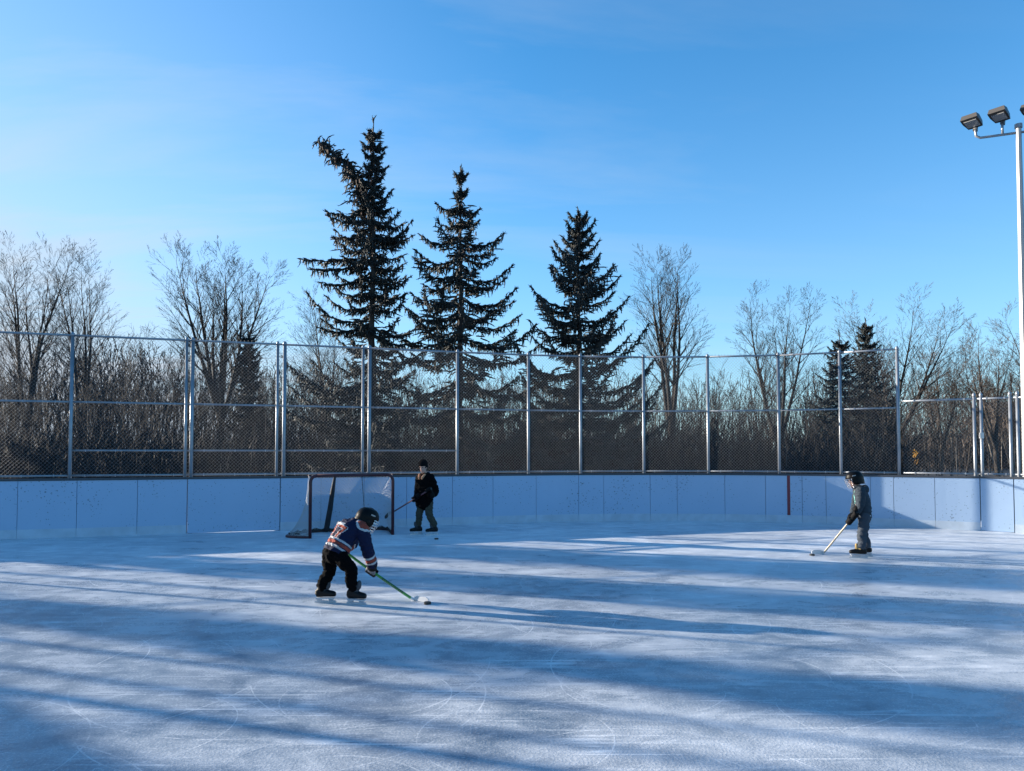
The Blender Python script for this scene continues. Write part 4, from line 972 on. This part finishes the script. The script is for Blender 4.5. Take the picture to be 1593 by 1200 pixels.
limb(mb, [hip, hip.lerp(neck, .5), neck - up * .03], [.12, .13, .08]); limb(mb, [sR, eR, wR], [.045, .038, .03]); limb(mb, [sL, eL, wL], [.045, .038, .03]); limb(mb, [neck - up * .05, sR], [.055, .05]); limb(mb, [neck - up * .05, sL], [.055, .05])
limb(mb, [hip - up * .02, hR, kR, aR], [.09, .07, .05, .04]); limb(mb, [hip - up * .02, hL, kL, aL], [.09, .07, .05, .04])
remeshed('body', mb, 'skin', per2, .013, 2); face_parts(hc, hfr, per2, 1.0)
mb = MB(); f, l, u = hfr; hcc = hc + u * .035 - f * .004
mb.loft([(hcc + u * -.012 + f * .0, f * .100, l * .086), (hcc + u * .022, f * .103, l * .090), (hcc + u * .03, f * .098, l * .085), (hcc + u * .07, f * .090, l * .078), (hcc + u * .10, f * .062, l * .055), (hcc + u * .114, f * .02, l * .018)], 20)
mb.loft([(hcc - f * .02 - u * .06, f * .080, l * .078), (hcc - f * .02 - u * .01, f * .085, l * .084)], 16)
remeshed('knit_cap', mb, 'knit_black', per2, .008, 2)
mb = MB(); tl = neck - hip
rows = [(-.03, .185, .145), (.10, .200, .155), (.25, .190, .145), (.38, .195, .140), (.47, .170, .120), (.525, .10, .085), (.57, .085, .08)]
sc2 = tl.length / .53
mb.loft([(hip + tl.normalized() * z * sc2, R2 * w, F2 * d) for z, w, d in rows], 20)
limb(mb, [neck.lerp(sR, .6) - up * .03, sR, eR, wR], [.09, .083, .072, .058]); limb(mb, [neck.lerp(sL, .6) - up * .03, sL, eL, wL], [.09, .083, .075, .058])
for i in range(6): c = hip + up * (.0 + .085 * i); mb.ball(c, (R2 * (.196 - .004 * abs(i - 2)), F2 * .15, up * .02), 16, 6)
limb(mb, [hip - up * .03 + R2 * .06, hip - up * .03 - R2 * .06], [.13, .13]); remeshed('coat', mb, 'coat_black', per2, .010, 2, None, .013)
mb = MB()
for s_ in (-1, 1): limb(mb, [neck + F2 * .085 + R2 * s_ * .075 + up * .0, neck + F2 * .120 + R2 * s_ * .045 - up * .05, neck + F2 * .118 + R2 * s_ * .035 - up * .10], [.022, .026, .012])
remeshed('collar_patch', mb, 'collar_tan', per2, .007, 2)  # tan patches at the front of the collar
mb = MB()
for h_, k_, a_ in ((hR, kR, aR), (hL, kL, aL)):
    limb(mb, [h_ + up * .06, h_.lerp(k_, .5), k_ + F2 * .012, k_.lerp(a_, .55), a_ + up * .05, a_ + up * .035], [.092, .078, .066, .060, .056, .060])
    for q in (.3, .55, .8): mb.ball(k_.lerp(a_, q), (F2 * .064, R2 * .062, up * .02), 12, 6)
remeshed('trousers', mb, 'pants_olive', per2, .009, 2, None, .014)
st2 = at(671, 760.5, Yp - .30); h2 = at(609.5, 798, 14.36); sdir = (h2 - st2).normalized()
grR = st2.lerp(h2, .42); grL = st2.lerp(h2, .07)
glove('glove', grR, sdir, grR + (wR - grR).normalized() * .10, ['glove_black'], per2, 1.25, 1, .007)
glove('glove', grL, sdir, grL + (wL + up * .05 - grL).normalized() * .09, ['glove_black'], per2, 1.2, -1, .007)
skate(aR, Vector((-.92, -.38, 0)), 0.0, per2, .25); skate(aL, Vector((-.92, -.38, 0)), 0.0, per2, .25)
stick(st2, h2, h2 + Vector((-.12, .03, -.12)).normalized() * .19, ['stick_maroon'], ['stick_dark'], 'dark maroon hockey stick held low by the person in the black coat', .0, blade_h=.06)
puck(ground(679, 839.5), 'lone black puck on the ice near the skates of the black-coated person')

# --- the one in grey at the sunlit boards
F3 = Vector((-.95, .31, 0)).normalized(); L3 = Vector((-.31, -.95, 0)).normalized()
qb = ground(1342, 868.5); Y3 = qb.y
per3 = empty('person', qb, 'person in grey hoodie and grey trousers with black caged helmet near the sunlit boards', 'person')
hip = at(1344.5, 803, Y3 + .05); neck = at(1337, 758, Y3 + .05); hc = at(1329.5, 746.5, Y3 + .06)
hfr = frame(Vector((-.96, .12, -.20)), Vector((-.1, 0, 1)))
sL = at(1339, 766, Y3 - .09); eL = at(1338.5, 784, Y3 - .10); wL = at(1333.5, 797, Y3 - .06); sR = at(1334, 765, Y3 + .20); eR = at(1331, 784, Y3 + .22); wR = at(1327, 797, Y3 + .14)
hL = at(1345, 806, Y3 - .03); hR = at(1343.5, 806, Y3 + .13); kL = at(1341.5, 832, Y3 - .02); kR = at(1345, 832, Y3 + .14); aL = at(1340, 854, Y3); aR = at(1348, 853.5, Y3 + .17)
mb = MB(); head_shape(mb, hc, hfr, .98); limb(mb, [neck - up * .03, hc - up * .06], [.052, .05])
limb(mb, [hip, hip.lerp(neck, .5), neck - up * .03], [.09, .10, .07]); limb(mb, [sR, eR, wR], [.04, .034, .028]); limb(mb, [sL, eL, wL], [.04, .034, .028]); limb(mb, [neck - up * .04, sR], [.05, .045]); limb(mb, [neck - up * .04, sL], [.05, .045])
limb(mb, [hip - up * .02, hR, kR, aR], [.08, .065, .05, .04]); limb(mb, [hip - up * .02, hL, kL, aL], [.08, .065, .05, .04])
remeshed('body', mb, 'skin', per3, .012, 2); face_parts(hc, hfr, per3, .98); helmet(hc, hfr, per3, .98, True)
mb = MB(); tl = (neck - hip).normalized(); TL3 = (neck - hip).length; sc2 = TL3 / .45
rows = [(-.01, .145, .092), (.03, .150, .098), (.06, .155, .104), (.20, .158, .108), (.31, .165, .104), (.38, .14, .09), (.43, .08, .072), (.47, .066, .062)]
mb.loft([(hip + tl * z * sc2 - F3 * .012 * sin(pi * min(1, max(0, z) / .43)), L3 * w, F3 * d) for z, w, d in rows], 20)
limb(mb, [neck.lerp(sL, .6) - up * .03, sL, eL, wL], [.078, .070, .060, .048]); limb(mb, [neck.lerp(sR, .6) - up * .03, sR, eR, wR], [.078, .070, .060, .048])
for i in range(4): c = hip + tl * (.07 + .06 * i) * sc2; mb.ball(c - F3 * .01, (L3 * .155, F3 * .112, up * .018), 16, 6)
hem_z = hip.z
remeshed('hoodie', mb, ['fleece_grey', 'trim_teal', 'tape_white'], per3, .008, 2, lambda p, n: 2 if abs((p - hip).dot(tl) - .004) < .007 else (1 if (n.dot(F3) > .93 and (p - hip).dot(tl) > .12 and abs((p - hip).dot(L3)) < .022) else 0), .008)
mb = MB(); hb = neck - F3 * .075 - up * .035
mb.ball(hb, (F3 * .062, L3 * .10, up * .075), 16, 9); limb(mb, [hb + L3 * .08 + F3 * .02, neck + L3 * .085 + F3 * .03 - up * .0, neck + F3 * .08 - up * .01, neck - L3 * .085 + F3 * .03, hb - L3 * .08 + F3 * .02], [.036, .03, .026, .03, .036])
remeshed('hood', mb, 'fleece_grey', per3, .008, 3)
mb = MB(); limb(mb, [hip + up * .04, hip - up * .02], [.10, .105])
for h_, k_, a_ in ((hR, kR, aR), (hL, kL, aL)):
    limb(mb, [h_ + up * .05, h_.lerp(k_, .5), k_ + F3 * .012, k_.lerp(a_, .55) - F3 * .01, a_ + up * .05, a_ + up * .03], [.083, .075, .064, .058, .056, .059])
    for q in (.0, .35, .6, .85): mb.ball(k_.lerp(a_, q) + F3 * .004, (F3 * .064, L3 * .062, up * .02), 12, 6)
remeshed('trousers', mb, 'pants_grey', per3, .009, 2, None, .009)
h3 = ground(1280, 862.5); t3 = ground(1264, 863.2); st3 = at(1333, 797.5, Y3 - .12); sdir = (h3 - st3).normalized()
grL = st3.lerp(h3, .07); grR = st3.lerp(h3, .20)
glove('glove', grL, sdir, grL + (wL + up * .07 - grL).normalized() * .085, ['glove_black'], per3, 1.12, 1, .007)
glove('glove', grR, sdir, grR + (wR + up * .05 - grR).normalized() * .085, ['glove_black'], per3, 1.12, -1, .007)
skate(aL, Vector((-.97, .2, 0)), 0.0, per3, .25, bootmats=('boot_black', 'boot_tan')); skate(aR, Vector((-.97, .2, 0)), 0.0, per3, .25, bootmats=('boot_black', 'boot_tan'))
stick(st3, h3 + up * .004, t3 + up * .004, ['stick_wood'], ['tape_white'], 'pale wooden hockey stick with white taped blade held by the person in grey', .0, blade_h=.07)
puck(ground(1263.5, 864.6), 'black puck at the toe of the pale wooden stick')
